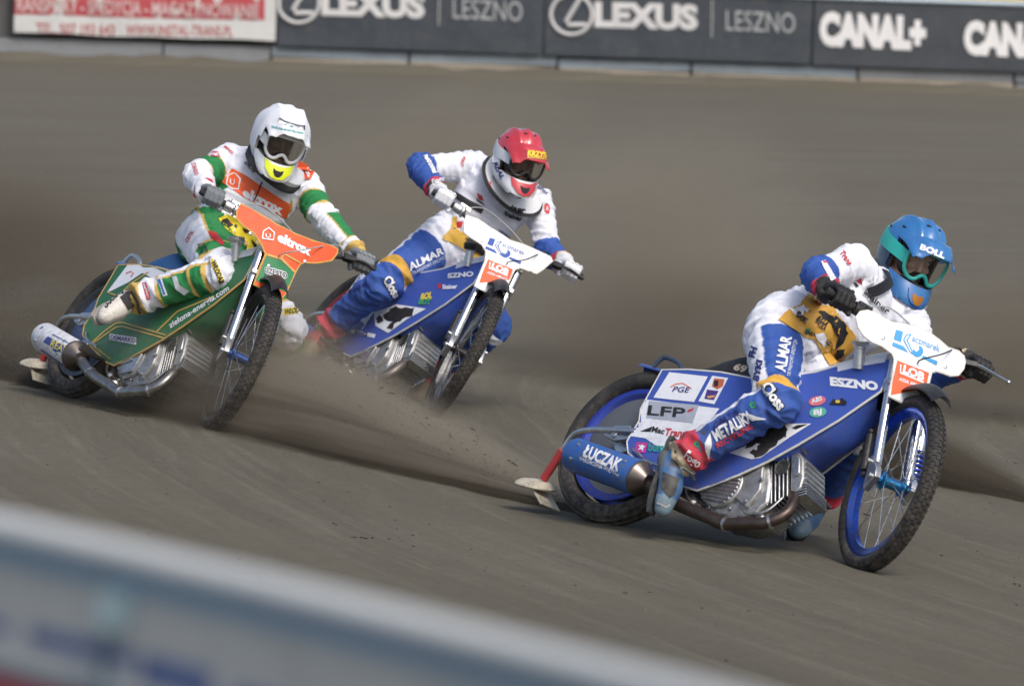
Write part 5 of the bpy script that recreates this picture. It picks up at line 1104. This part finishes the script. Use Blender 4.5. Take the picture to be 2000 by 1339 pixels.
bd = manA['body']; GO = (.60, .33, .05)
for poly, col, of in ((blob([(470, 690), (560, 660), (600, 690), (540, 720), (500, 730)], 26, 3), WHT, .009), (blob([(640, 840), (690, 830), (720, 900), (690, 930)], 20, 5), WHT, .009), (blob([(650, 690), (690, 690), (720, 730), (690, 740)], 24, 8), BLK, .011), (blob([(775, 940), (830, 930), (820, 975), (770, 1000)], 24, 2), BLK, .011), (blob([(560, 790), (610, 800), (600, 850), (570, 845)], 16, 7), (.05, .25, .12), .009)): patch(bd, ZL(z2, poly), col, of)
for t_, a, b, c in (('SPORT', z2(500, 725), z2(575, 775), z2(515, 700)), ('UNIA', z2(560, 835), z2(640, 850), z2(566, 808)), ('BULLA', z2(640, 740), z2(700, 790), z2(658, 722))): write(bd, t_, a, b, c, BLK, .05, off=.0115)

# ---------------------------------------------------------------- flying shale: volumes and grains
def dust_mat(name, col, dens, scale, lo, hi, seedz):
    m = bpy.data.materials.new(name); m.use_nodes = True; t = m.node_tree; t.nodes.clear()
    pv = t.nodes.new('ShaderNodeVolumePrincipled'); pv.inputs['Color'].default_value = (*col, 1); pv.inputs['Anisotropy'].default_value = .1
    tc = t.nodes.new('ShaderNodeTexCoord'); mp = t.nodes.new('ShaderNodeMapping'); mp.inputs['Location'].default_value = (0, 0, seedz); mp.inputs['Scale'].default_value = scale
    t.links.new(tc.outputs['Object'], mp.inputs[0]); n = tex(t, 1, 4, .6, mp.outputs[0], .4)
    ln = t.nodes.new('ShaderNodeVectorMath'); ln.operation = 'LENGTH'; t.links.new(tc.outputs['Object'], ln.inputs[0])
    fall = t.nodes.new('ShaderNodeMapRange'); fall.inputs[1].default_value = 1.0; fall.inputs[2].default_value = .25; fall.clamp = True; fall.interpolation_type = 'SMOOTHSTEP'; t.links.new(ln.outputs['Value'], fall.inputs[0])
    a = t.nodes.new('ShaderNodeMath'); a.operation = 'MULTIPLY'; t.links.new(ramp(t, n, lo, hi), a.inputs[0]); t.links.new(fall.outputs[0], a.inputs[1])
    b = t.nodes.new('ShaderNodeMath'); b.operation = 'MULTIPLY'; b.inputs[1].default_value = dens; t.links.new(a.outputs[0], b.inputs[0])
    t.links.new(b.outputs[0], pv.inputs['Density']); o = t.nodes.new('ShaderNodeOutputMaterial'); t.links.new(pv.outputs[0], o.inputs['Volume']); return m
SHALE = (.25, .24, .20)
def cloud(label, p0, p1, r0, r1, dens, scale=(1.5, 3, 3), lo=.35, hi=.7, seed=0, col=SHALE):
    """an ellipsoid of dust from p0 to p1"""
    p0, p1 = V(p0), V(p1); d = p1 - p0; x = d.normalized(); y = perp(V(0, 1, 0) if abs(x.y) < .8 else V(1, 0, 0), x); z = x.cross(y); z = z if z.z > 0 else -z; y = z.cross(x)
    m = MB(); m.ball((0, 0, 0), 1.0, n=12); o = m.build('dust_cloud', dust_mat('dust', col, dens, scale, lo, hi, seed), None, 180)
    mm = Matrix((x * d.length / 2, y * r0, z * r1)).transposed().to_4x4(); mm.translation = (p0 + p1) / 2; o.matrix_world = mm
    tag(o, label, 'dust', None, 'stuff'); return o
def gp(px, py):
    """where a line of sight through a photograph point meets the track"""
    d = V(f_ + R_ * (px - W / 2) / F - U_ * (py - H / 2) / F); t = 15.0
    for _ in range(60):
        p = V(0, 0, CZ) + d * t; t += (p.z - gz(p.x, p.y)) / -d.z * .6
    return V(0, 0, CZ) + d * t
def at(px, py, y):
    d = V(f_ + R_ * (px - W / 2) / F - U_ * (py - H / 2) / F); return V(0, 0, CZ) + d * (y / d.y)
def grains(name, label, origin, paths, n, seed, mat, smin=.0008, smax=.0026):
    """thrown grains streaming back from a rear wheel: each a thin splinter along its flight"""
    rnd = random.Random(seed); m = MB(); vs, fs = [], []
    o = V(origin)
    for i in range(n):
        (tip, w, h, wt) = rnd.choices(paths, [p[3] for p in paths])[0]; tip = V(tip); u = rnd.random() ** 1.3; s = 1 - u
        d = tip - o; sp = .04 + u * 1.0
        p = o + d * u + V(rnd.gauss(0, w * sp), rnd.gauss(0, w * sp), abs(rnd.gauss(0, h * sp)))
        g = gz(p.x, p.y)
        if p.z < g: p.z = g + rnd.random() * .03
        dirn = (d.normalized() + V(rnd.gauss(0, .15), rnd.gauss(0, .15), rnd.gauss(.05, .12))).normalized(); r = smin + (smax - smin) * rnd.random() ** 3; L = r * rnd.uniform(2, 7)
        sd_ = perp(V(0, 0, 1), dirn); up = dirn.cross(sd_); b = len(vs)
        vs += [p - dirn * L, p + sd_ * r, p - sd_ * r * .5 + up * r * .87, p - sd_ * r * .5 - up * r * .87, p + dirn * L]
        fs += [(b, b + 2, b + 1), (b, b + 3, b + 2), (b, b + 1, b + 3), (b + 4, b + 1, b + 2), (b + 4, b + 2, b + 3), (b + 4, b + 3, b + 1)]
    m.add(vs, fs); q = m.build(name, mat, None, 0, fix=False); return tag(q, label, 'shale spray', None, 'stuff')
def fan(label, apex, end, width, height, dens, seed, col=(.28, .262, .215), low=0.):
    """a fan of shale dust thrown back from a wheel: apex on the track, opening towards end"""
    a, e = V(apex), V(end); d = e - a; L = d.length; x = d / L; y = perp(V(0, 0, 1), x).cross(x) * -1; y = x.cross(V(0, 0, 1)).normalized() * -1; z = x.cross(y).normalized(); z = z if z.z > 0 else -z
    m = MB(); rg = []
    for i in range(13):
        u = .03 + .97 * i / 12; rg.append([V(u, -u, -.06 * u), V(u, u, -.06 * u), V(u, u, u), V(u, -u, u)])
    m.rings(rg); mt = bpy.data.materials.new('dust_fan'); mt.use_nodes = True; t = mt.node_tree; t.nodes.clear()
    o = m.build('dust_plume', mt, None, 0); mm = Matrix((x * L, y * width, z * height)).transposed().to_4x4(); mm.translation = a; o.matrix_world = mm
    def mth(op, p, q=None, r=None):
        n = t.nodes.new('ShaderNodeMath'); n.operation = op
        for s_, v in zip(n.inputs, (p, q, r)):
            if v is None: continue
            if hasattr(v, 'links'): t.links.new(v, s_)
            else: s_.default_value = v
        return n.outputs[0]
    tc = t.nodes.new('ShaderNodeTexCoord'); sp = t.nodes.new('ShaderNodeSeparateXYZ'); t.links.new(tc.outputs['Object'], sp.inputs[0])
    X, Y, Zz = sp.outputs; xs = mth('MAXIMUM', X, .02); yy = mth('DIVIDE', Y, xs); zz_ = mth('DIVIDE', Zz, xs)
    cb = t.nodes.new('ShaderNodeCombineXYZ'); t.links.new(mth('MULTIPLY', X, 2.6), cb.inputs[0]); t.links.new(mth('MULTIPLY', yy, 1.6), cb.inputs[1]); t.links.new(mth('ADD', mth('MULTIPLY', zz_, 4.5), seed), cb.inputs[2])
    nz = ramp(t, tex(t, 1.0, 4, .6, cb.outputs[0], .7), .40, .62)
    fy = mth('POWER', mth('MAXIMUM', mth('SUBTRACT', 1, mth('ABSOLUTE', yy)), 0), 1.7); fz = mth('POWER', mth('MAXIMUM', mth('SUBTRACT', 1, mth('ABSOLUTE', zz_)), 0), 1.6)
    fx = mth('MULTIPLY', ramp(t, X, 1.0, .55), ramp(t, X, 0.0, .06)); fall = mth('MULTIPLY', mth('MAXIMUM', fy, 0), mth('MULTIPLY', fz, fx))
    den = mth('MULTIPLY', mth('MULTIPLY', fall, mth('ADD', mth('MULTIPLY', nz, .85), .15)), mth('DIVIDE', dens, mth('ADD', xs, .12)))
    pv = t.nodes.new('ShaderNodeVolumePrincipled'); pv.inputs['Color'].default_value = (*col, 1); pv.inputs['Anisotropy'].default_value = 0.
    t.links.new(den, pv.inputs['Density']); oo = t.nodes.new('ShaderNodeOutputMaterial'); t.links.new(pv.outputs[0], oo.inputs['Volume'])
    return tag(o, label, 'dust', None, 'stuff')
GR = M((.095, .087, .072), .95, dirt=0)
BK = V(-.46, .89, 0)                         # direction in which the wheels throw the shale
cA0, cB0, cC0, cR0 = gp(1165, 1012), gp(130, 770), gp(560, 742), gp(2110, 1005)
eA = V(-1.60, 24.95, gz(-1.60, 24.95))
def away(c, L): q = c + BK * L; return V(q.x, q.y, gz(q.x, q.y))
grains('shale_spray', 'brown shale thrown back from the rear wheel of the nearest motorcycle', cA0, [(cA0.lerp(eA, .55) + V(0, 0, .06), .05, .07, 3), (eA + V(0, 0, .12), .14, .16, 2)], 22000, 1, GR)
grains('shale_spray', 'brown shale thrown left from the rear wheel of the green motorcycle', cB0, [(away(cB0, 1.6) + V(0, 0, .08), .08, .08, 3), (at(-40, 560, 26), .3, .3, 1)], 8000, 2, GR)
grains('shale_spray', 'brown shale thrown from the rear wheel of the middle motorcycle', cC0, [(away(cC0, 1.8) + V(0, 0, .15), .12, .15, 3)], 9000, 3, GR)
grains('shale_spray', 'dark brown shale spray entering at the right edge', cR0, [(away(cR0, 1.5) + V(0, 0, .05), .06, .07, 3)], 5000, 4, GR)
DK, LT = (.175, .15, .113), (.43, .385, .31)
fan('pale dust rising above the shale thrown by the nearest motorcycle', cA0 + V(0, 0, .03), eA + V(0, 0, .10), .75, .68, 28, 1.0, LT)
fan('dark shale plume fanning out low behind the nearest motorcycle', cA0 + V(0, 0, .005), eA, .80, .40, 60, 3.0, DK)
fan('dark dust plume behind the rear wheel of the green motorcycle', cB0 + V(0, 0, .01), away(cB0, 2.6), .5, .6, 34, 5.0, (.19, .165, .13))
fan('brown dust plume behind the rear wheel of the middle motorcycle', cC0 + V(0, 0, .01), away(cC0, 2.6), .5, .8, 10, 9.0, (.30, .255, .20))
fan('dark brown dust plume entering low at the right edge', cR0 + V(0, 0, .01), away(cR0, 2.4), .4, .5, 50, 13.0, DK)
cloud('dark dust swirling under the green motorcycle', at(330, 770, 24.95), at(620, 640, 24.75), .40, .40, 12, (1.2, 2, 2), .35, .65, 2, DK)
cloud('brown dust hanging behind the green motorcycle at the left', at(-450, 540, 26.5), at(400, 500, 27.6), .9, .80, 3.0, (1, 2, 2), .35, .65, 3, (.27, .228, .172))
cloud('tan dust hanging between the red and blue helmets', at(900, 560, 29), at(1560, 400, 31), 1.3, .85, 1.5, (1, 1.6, 1.6), .30, .65, 4, (.48, .425, .34))
cloud('brown dust drifting low behind the nearest rider', at(960, 700, 28), at(1620, 620, 30), 1.0, .48, 2.2, (1, 1.6, 1.6), .30, .65, 8, (.32, .278, .22))
cloud('brown dust drifting behind the blue helmet at the right', at(1720, 740, 28), at(2300, 640, 30), 1.0, .60, 1.8, (1, 1.6, 1.6), .30, .65, 6, (.34, .29, .22))
cloud('thin tan dust drifting behind the red helmet', at(480, 420, 31), at(1150, 260, 33), 1.3, .70, 1.0, (1, 1.6, 1.6), .30, .65, 11, (.46, .40, .31))
CL = M((.085, .072, .055), .95, dirt=0)
grains('shale_spray', 'coarse clods flying behind the rear wheel of the nearest motorcycle', cA0, [(cA0.lerp(eA, .5) + V(0, 0, .10), .06, .12, 3), (eA + V(0, 0, .15), .16, .2, 1)], 700, 11, CL, .002, .006)
grains('shale_spray', 'coarse clods flying behind the rear wheel of the green motorcycle', cB0, [(away(cB0, 1.5) + V(0, 0, .12), .10, .15, 3)], 400, 12, CL, .002, .006)
